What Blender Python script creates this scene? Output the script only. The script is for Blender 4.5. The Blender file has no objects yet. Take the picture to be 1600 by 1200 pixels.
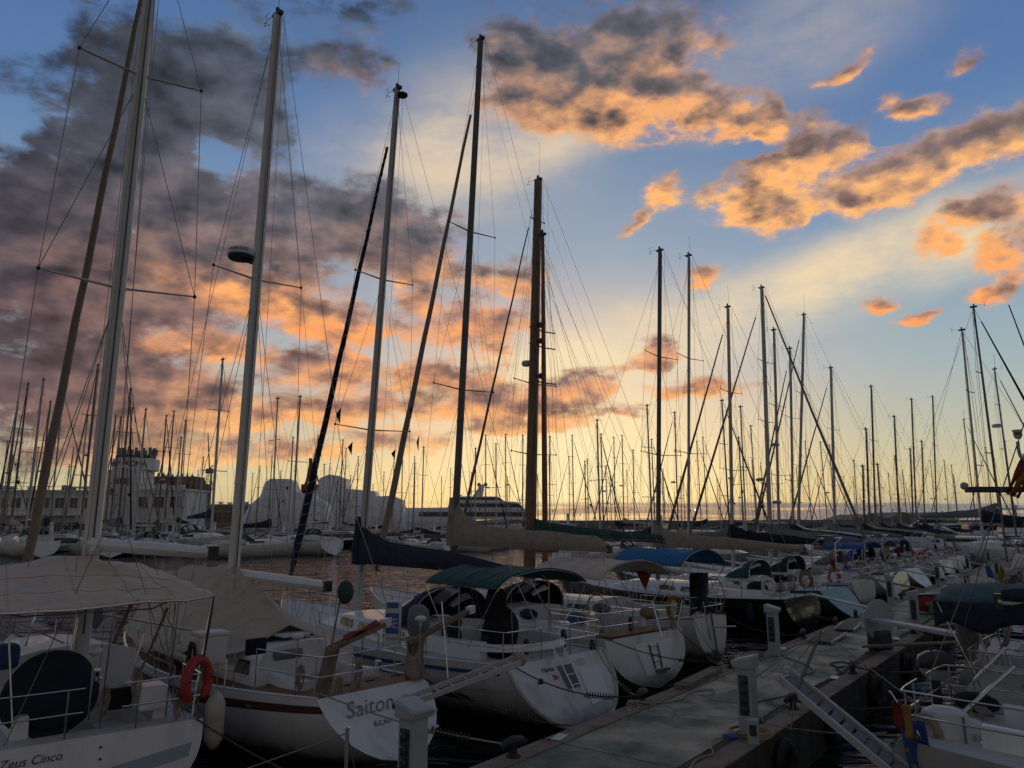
import bpy, bmesh, math, random
from mathutils import Vector, Matrix
R = math.radians
random.seed(7)
scene = bpy.context.scene
col = scene.collection

# ---------------------------------------------------------------- camera
CAM_Z = 4.15
PITCH = math.atan(215 / 1164)
cam_data = bpy.data.cameras.new('camera')
cam = bpy.data.objects.new('camera', cam_data)
col.objects.link(cam)
cam.location = (0, 0, CAM_Z)
cam.rotation_euler = (math.pi / 2 + PITCH, 0, 0)
cam_data.sensor_width = 36
cam_data.lens = 36 * 1164 / 1600
cam_data.clip_end = 9000
cam_data.clip_start = 0.05
scene.camera = cam

# ---------------------------------------------------------------- dusk sky: clear gradient, thin veils, lit and shaded cumulus (azimuth, elevation in degrees)
SUN_AZ, SUN_EL = 4.6, 1.6
def lin(c):
    return tuple(((v / 255) / 12.92 if v / 255 <= .04045 else ((v / 255 + .055) / 1.055) ** 2.4) for v in c)
# azimuth, elevation, half width, half height, tilt, weight, sunlit share
CLOUDS=[(-34,19.8,10.4,6,0,1.35,0),(-29.4,28.2,7.8,5.3,0,1.25,0),(-21.8,30.1,6,5.7,0,1.2,0),(-16.7,21.9,10.7,3.6,0,1.35,0.02),(-9.5,21.3,4.8,2.9,-10,1.2,0.05),(-26.3,17,11.6,4.8,0,1.3,0.04),(-32.9,9.2,7.1,6.2,0,1.25,0),(-26.7,7.6,6.3,3.5,0,1.1,0.08),(-35.9,25.1,1.3,1.7,0,-1.3,0),(-36.4,30.5,2.8,1.6,0,-1.1,0),(-23.3,25.4,2,1.1,0,-1.6,0),(-13.6,33,4,1.9,0,1.05,0.03),(-16.1,28.5,2,3,0,-0.8,0),(-13,36.6,6.3,1.7,0,0.6,0),(-25.8,34.7,2.7,0.9,0,-0.7,0),(-34.6,13.6,1,1,0,-0.5,0),(3.8,32.8,7.8,4.2,0,1.2,0.14),(0,35.4,3.3,2,0,0.7,0.1),(11.9,35,6.3,3,0,1.1,0.25),(10.1,30.6,7.8,2.4,0,1.2,0.8),(17.2,29.2,4.6,1.7,-12,1.1,0.7),(20.7,28.5,1.3,1.9,0,1,0.95),(24.5,26.1,3.5,2.5,0,1.1,0.5),(21.4,25,3.4,1.6,20,1.1,0.8),(17.8,24.2,2.9,1.7,20,1.05,0.9),(20.3,22.1,3,1.6,0,1.1,0.95),(26.8,22.4,4.4,1.3,0,1.15,0.9),(30.2,23.6,4.5,1.8,24,1.15,0.65),(34.9,24.2,3.9,1.7,10,1.15,0.55),(34.2,19.7,3.8,1.4,8,1.1,0.65),(34.9,16.9,2.3,1.8,0,1.15,0.95),(31,27.1,1.7,0.7,0,1.2,0.9),(26.7,30.6,2.6,0.6,14,1.1,0.6),(12.5,24.4,1.7,1.3,0,1.2,0.9),(10.3,22.4,1.9,0.7,20,1.15,0.95),(29.2,13.8,1.5,0.4,0,1.2,1),(27.8,14.9,1.2,0.5,0,1.1,0.9),(33.8,14.5,1.3,0.8,0,1.2,0.9),(15.3,18.1,1.2,0.8,0,1.1,1),(31,18.1,1.2,1,0,0.9,0.8),(33.2,29,1.2,0.6,20,0.8,0.5),(29.2,28,1.1,0.6,0,0.8,0.4),(18.9,26.7,1.9,0.8,0,-0.8,0),(23.6,21.1,1.8,0.6,0,-0.5,0),(29,25.7,1.6,0.6,0,-0.6,0),(-20.6,16.3,5.2,1.7,-8,0.85,0.85),(-13,14.4,7.2,1.9,-18,0.95,0.9),(-0.5,18.8,4.1,1.7,0,1.1,0.3),(-3,15.1,5.6,2.4,0,1.05,0.5),(-9.9,10.8,7.3,1.3,0,0.9,0.8),(-15.2,11.4,3.3,1.7,0,1.1,0.25),(-11.3,8.3,8.1,1.5,0,0.95,0.6),(-22.5,12.1,4.3,1.1,0,0.8,0.9),(-23.6,9.4,5,1.8,0,0.9,0.25),(-19.1,7.6,7.5,1.3,0,0.9,0.75),(-16.7,5.1,7.2,1,0,0.85,0.7),(5.2,10.4,3.3,1.4,0,1.1,0.3),(2,8.5,5.5,1.7,0,1.05,0.6),(11,12.8,1.9,1.5,0,1.15,0.35),(9.2,11.5,2.6,0.6,0,0.9,0.9),(14.4,9.9,3.5,0.8,0,1.1,0.7),(9.1,8.3,1.6,0.5,0,1.1,0.5),(-2.5,10,4.7,2.2,0,1.05,0.45),(-0.5,7.1,3.5,0.6,0,1,0.5),(-7.8,6,5.8,0.9,0,0.8,0.6),(-25.7,4.2,7.2,0.9,0,0.8,0.4),(-6.9,17.7,3,1.9,0,0.7,0.5),(-9,12.3,2,1.7,0,-0.7,0),(-5.6,16.8,1.3,1.6,0,-0.5,0),(4,13.4,3.5,1.7,0,-0.5,0),(-12.2,18.9,2,0.9,0,-0.3,0)]
VEILS=[(-1.6,29,8,5.7,0,1),(5.3,29.8,7.4,2.6,15,0.6),(18.7,15.5,19.1,2.8,14,0.75),(29.3,18.2,10.2,3,10,0.8),(6,13.3,10,2.9,14,0.8),(23.3,33.5,10.2,4.2,10,0.6),(-8.4,26.9,8.3,4,0,0.6)]
world = bpy.data.worlds.new('World')
scene.world = world
world.use_nodes = True
wt = world.node_tree
wt.nodes.clear()
def wn(t, **kw):
    n = wt.nodes.new(t)
    for k, v in kw.items():
        if k.startswith('i_'):
            n.inputs[int(k[2:])].default_value = v
        else:
            setattr(n, k, v)
    return n
def wl(a, b): wt.links.new(a, b)
def wmath(op, a, b=None, c=None, clamp=False):
    n = wn('ShaderNodeMath', operation=op, use_clamp=clamp)
    for i, s in enumerate((a, b, c)):
        if s is None: continue
        if isinstance(s, (int, float)): n.inputs[i].default_value = s
        else: wl(s, n.inputs[i])
    return n.outputs[0]
def wrange(s, a, b, c=0., d=1., smooth=True):
    n = wn('ShaderNodeMapRange', interpolation_type='SMOOTHSTEP' if smooth else 'LINEAR')
    wl(s, n.inputs[0])
    for i, v in enumerate((a, b, c, d)): n.inputs[i + 1].default_value = v
    return n.outputs[0]
def wmix(f, a, b, mode='MIX'):
    n = wn('ShaderNodeMix', data_type='RGBA', blend_type=mode)
    for s, k in ((f, 0), (a, 6), (b, 7)):
        if isinstance(s, (int, float)): n.inputs[k].default_value = s
        elif isinstance(s, tuple): n.inputs[k].default_value = (*s, 1)
        else: wl(s, n.inputs[k])
    return n.outputs[2]
def wramp(s, stops):
    n = wn('ShaderNodeValToRGB')
    e = n.color_ramp.elements
    while len(e) < len(stops): e.new(.5)
    for k, (p, c) in zip(e, stops): k.position = p; k.color = (*lin(c), 1)
    wl(s, n.inputs[0])
    return n.outputs[0]
def wvec(op, a, b):
    n = wn('ShaderNodeVectorMath', operation=op)
    for i, s in enumerate((a, b)):
        if isinstance(s, tuple): n.inputs[i].default_value = s
        else: wl(s, n.inputs[i])
    return n.outputs[1] if op in ('LENGTH', 'DOT_PRODUCT') else n.outputs[0]

dirn = wn('ShaderNodeTexCoord').outputs['Generated']
sep = wn('ShaderNodeSeparateXYZ'); wl(dirn, sep.inputs[0])
az = wmath('MULTIPLY', wmath('ARCTAN2', sep.outputs[0], sep.outputs[1]), 180 / math.pi)
el = wmath('MULTIPLY', wmath('ARCSINE', sep.outputs[2]), 180 / math.pi)
ael = wn('ShaderNodeCombineXYZ'); wl(az, ael.inputs[0]); wl(el, ael.inputs[1])
ael = ael.outputs[0]
dst = wvec('MULTIPLY', dirn, (1, 1, 1.8))
def wnoise(vec, scale, detail, rough, w=None, colour=False):
    n = wn('ShaderNodeTexNoise', noise_dimensions='3D')
    wl(vec, n.inputs['Vector'])
    n.inputs['Scale'].default_value = scale
    n.inputs['Detail'].default_value = detail
    n.inputs['Roughness'].default_value = rough
    return n.outputs[1 if colour else 0]
warp = wvec('MULTIPLY', wvec('SUBTRACT', wnoise(dst, 11, 3, .55, colour=True), (.5, .5, .5)), (4.2, 2.8, 0))
def wn_swz(v):
    a = wn('ShaderNodeSeparateXYZ'); wl(v, a.inputs[0])
    b = wn('ShaderNodeCombineXYZ'); wl(a.outputs[0], b.inputs[0]); wl(a.outputs[1], b.inputs[2])
    return b.outputs[0]
sunv = wvec('SUBTRACT', (SUN_AZ, SUN_EL - 16, 0), ael)
nrm = wn('ShaderNodeVectorMath', operation='NORMALIZE'); wl(sunv, nrm.inputs[0])
sunward = nrm.outputs[0]
def blobs(vec, table):
    tot = lit = face = None
    for (a, e, sa, se, ang, w, *l) in table:
        m = wn('ShaderNodeMapping', vector_type='TEXTURE')
        m.inputs['Location'].default_value = (a, e, 0)
        m.inputs['Rotation'].default_value = (0, 0, R(ang))
        m.inputs['Scale'].default_value = (sa * 1.52, se * 1.52, 1)
        if tot is None: wl(vec, m.inputs[0])
        else:                                            # evaluated one after the other, to keep the shader stack small
            c = wn('ShaderNodeVectorMath', operation='MULTIPLY_ADD')
            wl(tot, c.inputs[0]); c.inputs[1].default_value = (1e-6, 1e-6, 0); wl(vec, c.inputs[2])
            wl(c.outputs[0], m.inputs[0])
        g = wrange(wvec('LENGTH', m.outputs[0], (0, 0, 0)), 0, 1, w, 0)
        tot = g if tot is None else wmath('ADD', tot, g)
        if l and w > 0:
            if l[0] > 0: lit = wmath('MULTIPLY_ADD', g, l[0], lit if lit is not None else 0.)
            face = wmath('MULTIPLY_ADD', g, wvec('DOT_PRODUCT', m.outputs[0], sunward), face if face is not None else 0.)
    return tot, lit, face
def sky_colour(full):
    low = wnoise(dst, 3.0, 2, .5)
    if full:
        tot0, lit0, face0 = blobs(wvec('ADD', ael, warp), CLOUDS)
        tot0 = wmath('MINIMUM', tot0, 1.45)
    else:                                                  # beyond the mapped clouds: only the scattered ones
        tot0 = lit0 = face0 = wmath('MULTIPLY', low, 0.00001)
    outside = wrange(wmath('MAXIMUM', wmath('ABSOLUTE', az), wmath('MULTIPLY', el, 1.02)), 40, 60)
    f0 = wnoise(dst, 21, 8, .60)
    f2 = wnoise(wvec('ADD', dst, wvec('MULTIPLY', warp, (.01, .01, 0))), 58, 4, .62)
    f1 = wnoise(wvec('ADD', dst, wvec('MULTIPLY', wn_swz(sunward), (.022, .022, .034))), 19, 3.2, .5)
    f0s = wnoise(dst, 19, 3.2, .5)
    gen = wmath('MULTIPLY', wrange(low, .46, .62, 0, .9), outside)
    cover = wmath('ADD', tot0, gen)
    raw0 = wmath('MULTIPLY_ADD', wmath('MULTIPLY', wmath('SUBTRACT', f0, .5), wrange(cover, .02, .30, .2, 1)), 2.5, wmath('MULTIPLY_ADD', wmath('MULTIPLY', wmath('SUBTRACT', f2, .5), wrange(cover, .02, .30, .0, 1)), .75, cover))
    dens = wrange(raw0, .20, .78)
    thick = wrange(raw0, .45, 1.3)
    face = wmath('MULTIPLY_ADD', wmath('SUBTRACT', f0s, f1), 1.5, wmath('MULTIPLY', wmath('DIVIDE', face0, wmath('MAXIMUM', tot0, .3)), .75))
    litshare = wmath('DIVIDE', lit0, wmath('MAXIMUM', tot0, .25), clamp=True)
    litgen = wmath('MAXIMUM', litshare, wmath('MULTIPLY', outside, .02))
    lightness = wmath('MULTIPLY', wmath('ADD', wrange(face, -.28, .52), wmath('MULTIPLY', wmath('SUBTRACT', 1., thick), .25)), wmath('POWER', litgen, .65))
    texture = wmath('MULTIPLY_ADD', wmath('SUBTRACT', f2, .5), 1.5, wmath('MULTIPLY_ADD', wmath('SUBTRACT', f0, .5), -1.0, 1.0))
    lightness = wmath('MULTIPLY', wmath('MULTIPLY', lightness, texture), 1.38, clamp=True)

    # clear sky
    saz = wmath('DIVIDE', wmath('SUBTRACT', az, SUN_AZ), wrange(az, -10, 12, 21., 16.))
    glow = wmath('POWER', 2.718, wmath('MULTIPLY', wmath('MULTIPLY', saz, saz), -1.))
    eln = wrange(el, 0, 45, smooth=False)
    ramp_sun = wramp(eln, [(0, (238, 178, 108)), (.03, (252, 222, 146)), (.08, (250, 218, 158)), (.16, (240, 204, 166)), (.30, (206, 190, 182)), (.45, (150, 164, 180)), (.7, (98, 126, 164)), (1, (66, 96, 146))])
    ramp_off = wramp(eln, [(0, (166, 158, 134)), (.06, (196, 188, 150)), (.13, (180, 184, 164)), (.24, (154, 174, 180)), (.42, (124, 154, 182)), (.62, (88, 122, 170)), (1, (60, 90, 142))])
    clear = wmix(glow, ramp_off, ramp_sun)
    back = wmath('MAXIMUM', wrange(wmath('ABSOLUTE', az), 40, 105), wrange(el, 40, 62))
    clear = wmix(back, clear, wramp(eln, [(0, (122, 116, 108)), (.2, (116, 113, 109)), (.6, (98, 100, 104)), (1, (82, 89, 102))]))  # unseen sky behind and overhead, its grey raised to brighten the foreground
    sky = wn('ShaderNodeTexSky', sky_type='NISHITA', sun_disc=False, sun_elevation=R(SUN_EL), sun_rotation=R(SUN_AZ))
    clear = wmix(1., clear, wmix(1., sky.outputs[0], (.012, .012, .012), 'MULTIPLY'), 'ADD')
    ga = wmath('DIVIDE', wmath('SUBTRACT', az, 5.5), 10.); ge = wmath('DIVIDE', wmath('SUBTRACT', el, 4.), 7.5)   # brightest air over the sunken sun
    burst = wmath('POWER', 2.718, wmath('MULTIPLY', wmath('ADD', wmath('MULTIPLY', ga, ga), wmath('MULTIPLY', ge, ge)), -1.))
    clear = wmix(wmath('MULTIPLY', burst, .75), clear, lin((255, 240, 188)))
    # thin high veils
    vt = blobs(wvec('ADD', ael, wvec('MULTIPLY', warp, (.6, .6, 0))), VEILS)[0] if full else tot0
    vn = wnoise(wvec('MULTIPLY', dirn, (1, 1, 2.4)), 6, 5, .6)
    veil = wmath('MULTIPLY', wmath('MINIMUM', vt, 1.), wrange(vn, .28, .66, .30, 1.))
    veilcol = wramp(eln, [(0, (255, 232, 176)), (.25, (255, 232, 184)), (.4, (238, 214, 176)), (.62, (222, 202, 178)), (.8, (176, 174, 172)), (1, (140, 148, 160))])
    base = wmix(veil, clear, veilcol)
    # cumulus
    shade = wramp(eln, [(0, (140, 122, 116)), (.12, (152, 120, 116)), (.25, (132, 112, 114)), (.4, (112, 104, 112)), (.55, (98, 100, 110)), (.75, (88, 97, 110)), (1, (82, 94, 112))])
    shade = wmix(1., shade, wmix(wrange(az, -36, -14), (.50, .51, .55), (1, 1, 1)), 'MULTIPLY')
    shade = wmix(wmath('MULTIPLY', litshare, .75), shade, wramp(eln, [(0, (200, 150, 122)), (.3, (186, 132, 108)), (.5, (168, 132, 116)), (.7, (142, 122, 116)), (1, (110, 108, 112))]))
    shade_thin = wmix(wrange(thick, 0, .8), wmix(.45, shade, base), shade)
    fm = wnoise(dst, 8.5, 4, .55)
    relief = wmath('MULTIPLY_ADD', wmath('SUBTRACT', f0s, f1), 1.6, wmath('MULTIPLY_ADD', wmath('SUBTRACT', fm, .5), 1.1, 1.))
    rel = wn('ShaderNodeCombineColor'); wl(relief, rel.inputs[0]); wl(relief, rel.inputs[1]); wl(relief, rel.inputs[2])
    shade_thin = wmix(1., shade_thin, rel.outputs[0], 'MULTIPLY')
    shade_thin = wmix(wrange(f0, .3, .7, .0, .25), shade_thin, wmix(1., shade_thin, (.62, .66, .74), 'MULTIPLY'))
    litc = wramp(eln, [(0, (252, 205, 140)), (.14, (250, 182, 116)), (.3, (252, 164, 100)), (.5, (254, 184, 116)), (.7, (244, 170, 112)), (1, (170, 145, 125))])
    litc = wmix(wrange(f2, .42, .68, 0, .55), litc, wmix(1., litc, (1.06, 1.22, 1.35), 'MULTIPLY'))
    cloudcol = wmix(lightness, wmix(1., shade_thin, wmix(back, (1, 1, 1), (.70, .69, .67)), 'MULTIPLY'), litc)
    fringe = wmath('MULTIPLY', wrange(raw0, -.12, .5), .38)          # thin vapour round the clouds
    skycol = wmix(dens, wmix(fringe, base, wmix(.5, base, cloudcol)), cloudcol)
    # low grey bank on the horizon with bright slits
    slit = wnoise(wvec('MULTIPLY', dirn, (1.2, 1.2, 34)), 3.2, 3, .5)
    bank = wmath('MULTIPLY', wrange(wmath('ADD', el, wmath('MULTIPLY', wmath('SUBTRACT', low, .5), 1.2)), 1.15, 1.75, 1, 0), wrange(slit, .40, .52, .15, .85))
    bank = wmath('MULTIPLY', bank, wrange(az, -4, 6, .25, 1))
    skycol = wmix(bank, skycol, wmix(glow, lin((118, 122, 132)), lin((168, 132, 112))))
    # below the horizon the sky closes to a dull tone (hidden by the sea)
    skycol = wmix(wrange(el, -2, -.5, 1, 0), skycol, lin((70, 74, 80)))
    b = wn('ShaderNodeBackground'); wl(skycol, b.inputs[0]); b.inputs[1].default_value = 1.0
    return b.outputs[0]
mapped = wmath('MULTIPLY', wmath('MULTIPLY', wmath('LESS_THAN', wmath('ABSOLUTE', az), 54.), wmath('LESS_THAN', el, 56.)), wmath('GREATER_THAN', el, -3.))
mixs = wn('ShaderNodeMixShader'); wl(mapped, mixs.inputs[0]); wl(sky_colour(False), mixs.inputs[1]); wl(sky_colour(True), mixs.inputs[2])
wl(mixs.outputs[0], wn('ShaderNodeOutputWorld').inputs[0])
world.cycles.sampling_method = 'MANUAL'
world.cycles.sample_map_resolution = 512

# ---------------------------------------------------------------- sun, almost down behind the low bank
sl = bpy.data.lights.new('sun', 'SUN')
sl.energy = .10; sl.angle = R(18); sl.color = (1, .62, .34)
sun = bpy.data.objects.new('sun', sl); col.objects.link(sun)
sd = Vector((math.sin(R(SUN_AZ)) * math.cos(R(SUN_EL)), math.cos(R(SUN_AZ)) * math.cos(R(SUN_EL)), math.sin(R(SUN_EL))))
sun.rotation_euler = sd.to_track_quat('Z', 'Y').to_euler()

scene.view_settings.view_transform = 'Standard'
scene.view_settings.look = 'None'
scene.view_settings.exposure = 0
scene.view_settings.gamma = 1
scene.view_settings.use_curve_mapping = False
scene.cycles.max_bounces = 6
scene.cycles.diffuse_bounces = 3
scene.cycles.glossy_bounces = 3
scene.cycles.transparent_max_bounces = 8
scene.cycles.use_denoising = True
scene.cycles.use_adaptive_sampling = True
scene.cycles.adaptive_threshold = .015
scene.cycles.adaptive_min_samples = 12

# ---------------------------------------------------------------- measuring helpers (points of the real place from sight lines of the survey photo)
FPX = 1164.; cP, sP = math.cos(PITCH), math.sin(PITCH)
def sight(px, py):
    a = (px - 800) / FPX; v = (600 - py) / FPX
    return Vector((a, cP - v * sP, sP + v * cP))
def at_z(px, py, z):
    d = sight(px, py); t = (z - CAM_Z) / d.z
    return Vector((d.x * t, d.y * t, z))
def at_y(px, py, y):
    d = sight(px, py); t = y / d.y
    return Vector((d.x * t, y, CAM_Z + d.z * t))
U = Vector((math.sin(R(37.5)), math.cos(R(37.5)), 0))     # along the pier
N = Vector((-U.y, U.x, 0))                                # across the pier, to its left-hand boats
def pier(w, n, z=0): return U * w + N * n + Vector((0, 0, z))

# ---------------------------------------------------------------- materials
MATS = {}
def mat(name, c, rough=.5, metal=0., var=.0, vscale=3., bump=.0, bscale=40., spec=.5, c2=None, c2t=(.45, .7), streak=False, coat=0., emit=None, trans=0., grime=False):
    if name in MATS: return MATS[name]
    m = bpy.data.materials.new(name); m.use_nodes = True
    nt = m.node_tree; b = nt.nodes['Principled BSDF']
    b.inputs['Base Color'].default_value = (*c, 1)
    b.inputs['Roughness'].default_value = rough
    b.inputs['Metallic'].default_value = metal
    b.inputs['Specular IOR Level'].default_value = spec
    b.inputs['Coat Weight'].default_value = coat
    if trans: b.inputs['Transmission Weight'].default_value = trans
    if emit:
        b.inputs['Emission Color'].default_value = (*emit[0], 1); b.inputs['Emission Strength'].default_value = emit[1]
    tc = nt.nodes.new('ShaderNodeTexCoord')
    vec = tc.outputs['Object']
    if streak:
        mp = nt.nodes.new('ShaderNodeMapping'); mp.inputs['Scale'].default_value = (1, 1, .12)
        nt.links.new(vec, mp.inputs[0]); vec = mp.outputs[0]
    if var or c2:
        n = nt.nodes.new('ShaderNodeTexNoise'); n.inputs['Scale'].default_value = vscale; n.inputs['Detail'].default_value = 6; n.inputs['Roughness'].default_value = .62
        nt.links.new(vec, n.inputs['Vector'])
        mx = nt.nodes.new('ShaderNodeMix'); mx.data_type = 'RGBA'
        mr = nt.nodes.new('ShaderNodeMapRange'); mr.interpolation_type = 'SMOOTHSTEP'
        mr.inputs[1].default_value, mr.inputs[2].default_value = c2t
        nt.links.new(n.outputs[0], mr.inputs[0]); nt.links.new(mr.outputs[0], mx.inputs[0])
        mx.inputs[6].default_value = (*c, 1)
        mx.inputs[7].default_value = (*(c2 or tuple(v * (1 - var) for v in c)), 1)
        nt.links.new(mx.outputs[2], b.inputs['Base Color'])
        rr = nt.nodes.new('ShaderNodeMapRange'); rr.inputs[3].default_value = max(0, rough - .08); rr.inputs[4].default_value = min(1, rough + .15)
        nt.links.new(n.outputs[0], rr.inputs[0]); nt.links.new(rr.outputs[0], b.inputs['Roughness'])
    if grime:                                            # slime and scum along the waterline
        sx = nt.nodes.new('ShaderNodeSeparateXYZ'); nt.links.new(tc.outputs['Object'], sx.inputs[0])
        gn = nt.nodes.new('ShaderNodeTexNoise'); gn.inputs['Scale'].default_value = 2.4; gn.inputs['Detail'].default_value = 7; gn.inputs['Roughness'].default_value = .7
        nt.links.new(tc.outputs['Object'], gn.inputs['Vector'])
        ma = nt.nodes.new('ShaderNodeMath'); ma.operation = 'MULTIPLY_ADD'; ma.inputs[1].default_value = -.5; nt.links.new(gn.outputs[0], ma.inputs[0]); nt.links.new(sx.outputs[2], ma.inputs[2])
        mr2 = nt.nodes.new('ShaderNodeMapRange'); mr2.interpolation_type = 'SMOOTHSTEP'
        for i, v in enumerate((-.10, .30, .9, 0)): mr2.inputs[i + 1].default_value = v
        nt.links.new(ma.outputs[0], mr2.inputs[0])
        gm = nt.nodes.new('ShaderNodeMix'); gm.data_type = 'RGBA'; nt.links.new(mr2.outputs[0], gm.inputs[0]); nt.links.new(b.inputs['Base Color'].links[0].from_socket, gm.inputs[6]); gm.inputs[7].default_value = (.10, .095, .06, 1)
        nt.links.new(gm.outputs[2], b.inputs['Base Color'])
    if bump:
        n2 = nt.nodes.new('ShaderNodeTexNoise'); n2.inputs['Scale'].default_value = bscale; n2.inputs['Detail'].default_value = 4
        nt.links.new(tc.outputs['Object'], n2.inputs['Vector'])
        bp = nt.nodes.new('ShaderNodeBump'); bp.inputs['Strength'].default_value = bump; bp.inputs['Distance'].default_value = .05
        nt.links.new(n2.outputs[0], bp.inputs['Height']); nt.links.new(bp.outputs[0], b.inputs['Normal'])
    MATS[name] = m
    return m
GEL = mat('white_gelcoat', (.80, .81, .81), .28, var=.16, vscale=1.6, streak=True, coat=.3)
GEL2 = mat('aged_gelcoat', (.72, .73, .73), .38, var=.22, vscale=2.2, streak=True)
HULLW = mat('hull_gelcoat', (.80, .81, .81), .3, var=.2, vscale=1.8, streak=True, coat=.25, grime=True)
HULLA = mat('aged_hull_gelcoat', (.70, .71, .70), .4, var=.28, vscale=2.6, streak=True, grime=True)
CREAM = mat('cream_hull', (.50, .46, .38), .4, var=.2, vscale=2, streak=True, grime=True)
DECKM = mat('deck_nonskid', (.58, .58, .57), .7, var=.15, vscale=5, bump=.15, bscale=160)
GREYHULL = mat('grey_hull', (.30, .33, .35), .3, var=.15, vscale=1.5, coat=.3)
BLACKHULL = mat('black_hull', (.015, .017, .02), .14, coat=.5)
NAVYHULL = mat('navy_hull', (.02, .035, .09), .15, coat=.5)
GREENHULL = mat('green_hull', (.05, .12, .11), .3)
TEALHULL = mat('pale_teal_hull', (.30, .42, .40), .35)
TEAK = mat('teak', (.26, .14, .075), .6, var=.35, vscale=14, bump=.2, bscale=60)
WOOD = mat('weathered_wood', (.24, .19, .14), .75, var=.4, vscale=9, bump=.3, bscale=50)
VARN = mat('varnished_spar', (.22, .12, .055), .35, var=.3, vscale=4, coat=.4)
ALU = mat('anodised_spar', (.55, .55, .54), .42, metal=.15, var=.12, vscale=2)
WSPAR = mat('white_spar', (.76, .76, .73), .35, var=.12, vscale=2)
DSPAR = mat('dark_spar', (.16, .155, .15), .4, metal=.2, var=.2, vscale=2)
STEEL = mat('stainless', (.62, .62, .62), .18, metal=1.)
WIRE = mat('rigging_wire', (.22, .22, .22), .4, metal=.6)
BEIGE = mat('beige_canvas', (.64, .54, .44), .85, var=.12, vscale=3, bump=.35, bscale=9)
BEIGE2 = mat('sand_canvas', (.52, .45, .36), .85, var=.22, vscale=3, bump=.3, bscale=9)
TAN = mat('tan_sailcloth', (.34, .29, .23), .8, var=.25, vscale=5, bump=.3, bscale=14)
NAVY = mat('navy_canvas', (.018, .028, .052), .85, var=.3, vscale=4, bump=.35, bscale=9)
BLACKC = mat('black_canvas', (.012, .014, .018), .85, var=.3, vscale=4, bump=.35, bscale=9)
GREENC = mat('bottle_green_canvas', (.03, .085, .08), .85, var=.25, vscale=4, bump=.3, bscale=9)
TEALC = mat('teal_canvas', (.03, .085, .10), .85, var=.25, vscale=4, bump=.3, bscale=9)
BLUEC = mat('bright_blue_canvas', (.025, .17, .37), .8, var=.2, vscale=4, bump=.3, bscale=9)
ROYAL = mat('royal_blue', (.02, .08, .26), .6)
GREYC = mat('grey_canvas', (.20, .21, .22), .85, var=.2, vscale=4, bump=.3, bscale=10)
REDC = mat('red_cloth', (.24, .025, .03), .8, var=.2, vscale=6, bump=.2)
LIFE = mat('lifebuoy_red', (.48, .045, .045), .5, var=.15, vscale=6)
YELC = mat('yellow_cloth', (.30, .20, .035), .8, var=.2)
GRNB = mat('green_plastic', (.07, .22, .13), .55, var=.15)
RUB = mat('black_rubber', (.02, .02, .022), .7, bump=.2)
PLAST = mat('dark_plastic', (.035, .04, .048), .38)
WPLAST = mat('white_plastic', (.68, .69, .69), .4, var=.1)
GPLAST = mat('pedestal_grey', (.40, .43, .46), .5, var=.15, vscale=3)
SOCK = mat('socket_teal', (.03, .07, .085), .4)
SIGNB = mat('sign_blue', (.04, .14, .42), .5)
GLASS = mat('dark_window', (.012, .016, .02), .06, spec=.8)
PVC = mat('clear_plastic_window', (.80, .78, .75), .16, spec=.5, trans=.8)
ROPE = mat('cream_rope', (.42, .37, .29), .9, bump=.5, bscale=120)
DROPE = mat('dark_rope', (.06, .055, .05), .9, bump=.4, bscale=120)
ORROPE = mat('yellow_cable', (.45, .32, .10), .6)
FEND = mat('fender_white', (.52, .50, .44), .5, var=.25, vscale=5)
CONC = mat('quay_concrete', (.25, .215, .175), .9, var=.0, c2=(.14, .12, .10), c2t=(.42, .66), vscale=1.4, bump=.4, bscale=30)
INK = mat('dark_lettering', (.05, .05, .055), .5)
REDP = mat('red_paint', (.45, .04, .04), .5)
STRIPE = mat('blue_stripe', (.02, .10, .25), .4)
BRSTR = mat('maroon_stripe', (.10, .045, .035), .4)
IRON = mat('black_iron', (.03, .03, .032), .6, bump=.3)
WALLW = mat('white_render', (.80, .80, .77), .8, var=.14, vscale=.3, streak=True)
STONE = mat('sandstone', (.30, .21, .14), .9, var=.3, vscale=.15)
ROOFM = mat('grey_roof', (.22, .23, .24), .7, var=.2, vscale=.4)
WRAP = mat('shrink_wrap', (.82, .83, .85), .42, var=.06, vscale=.4, bump=.18, bscale=.6)
LEAF = mat('dark_leaf', (.04, .06, .03), .8)
BARK = mat('bark', (.10, .075, .05), .9)
CRANEM = mat('crane_orange', (.34, .12, .05), .7)
CRANEG = mat('crane_grey', (.20, .19, .18), .7)
ROCK = mat('breakwater_stone', (.15, .14, .13), .95, var=.35, vscale=.5)

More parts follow.
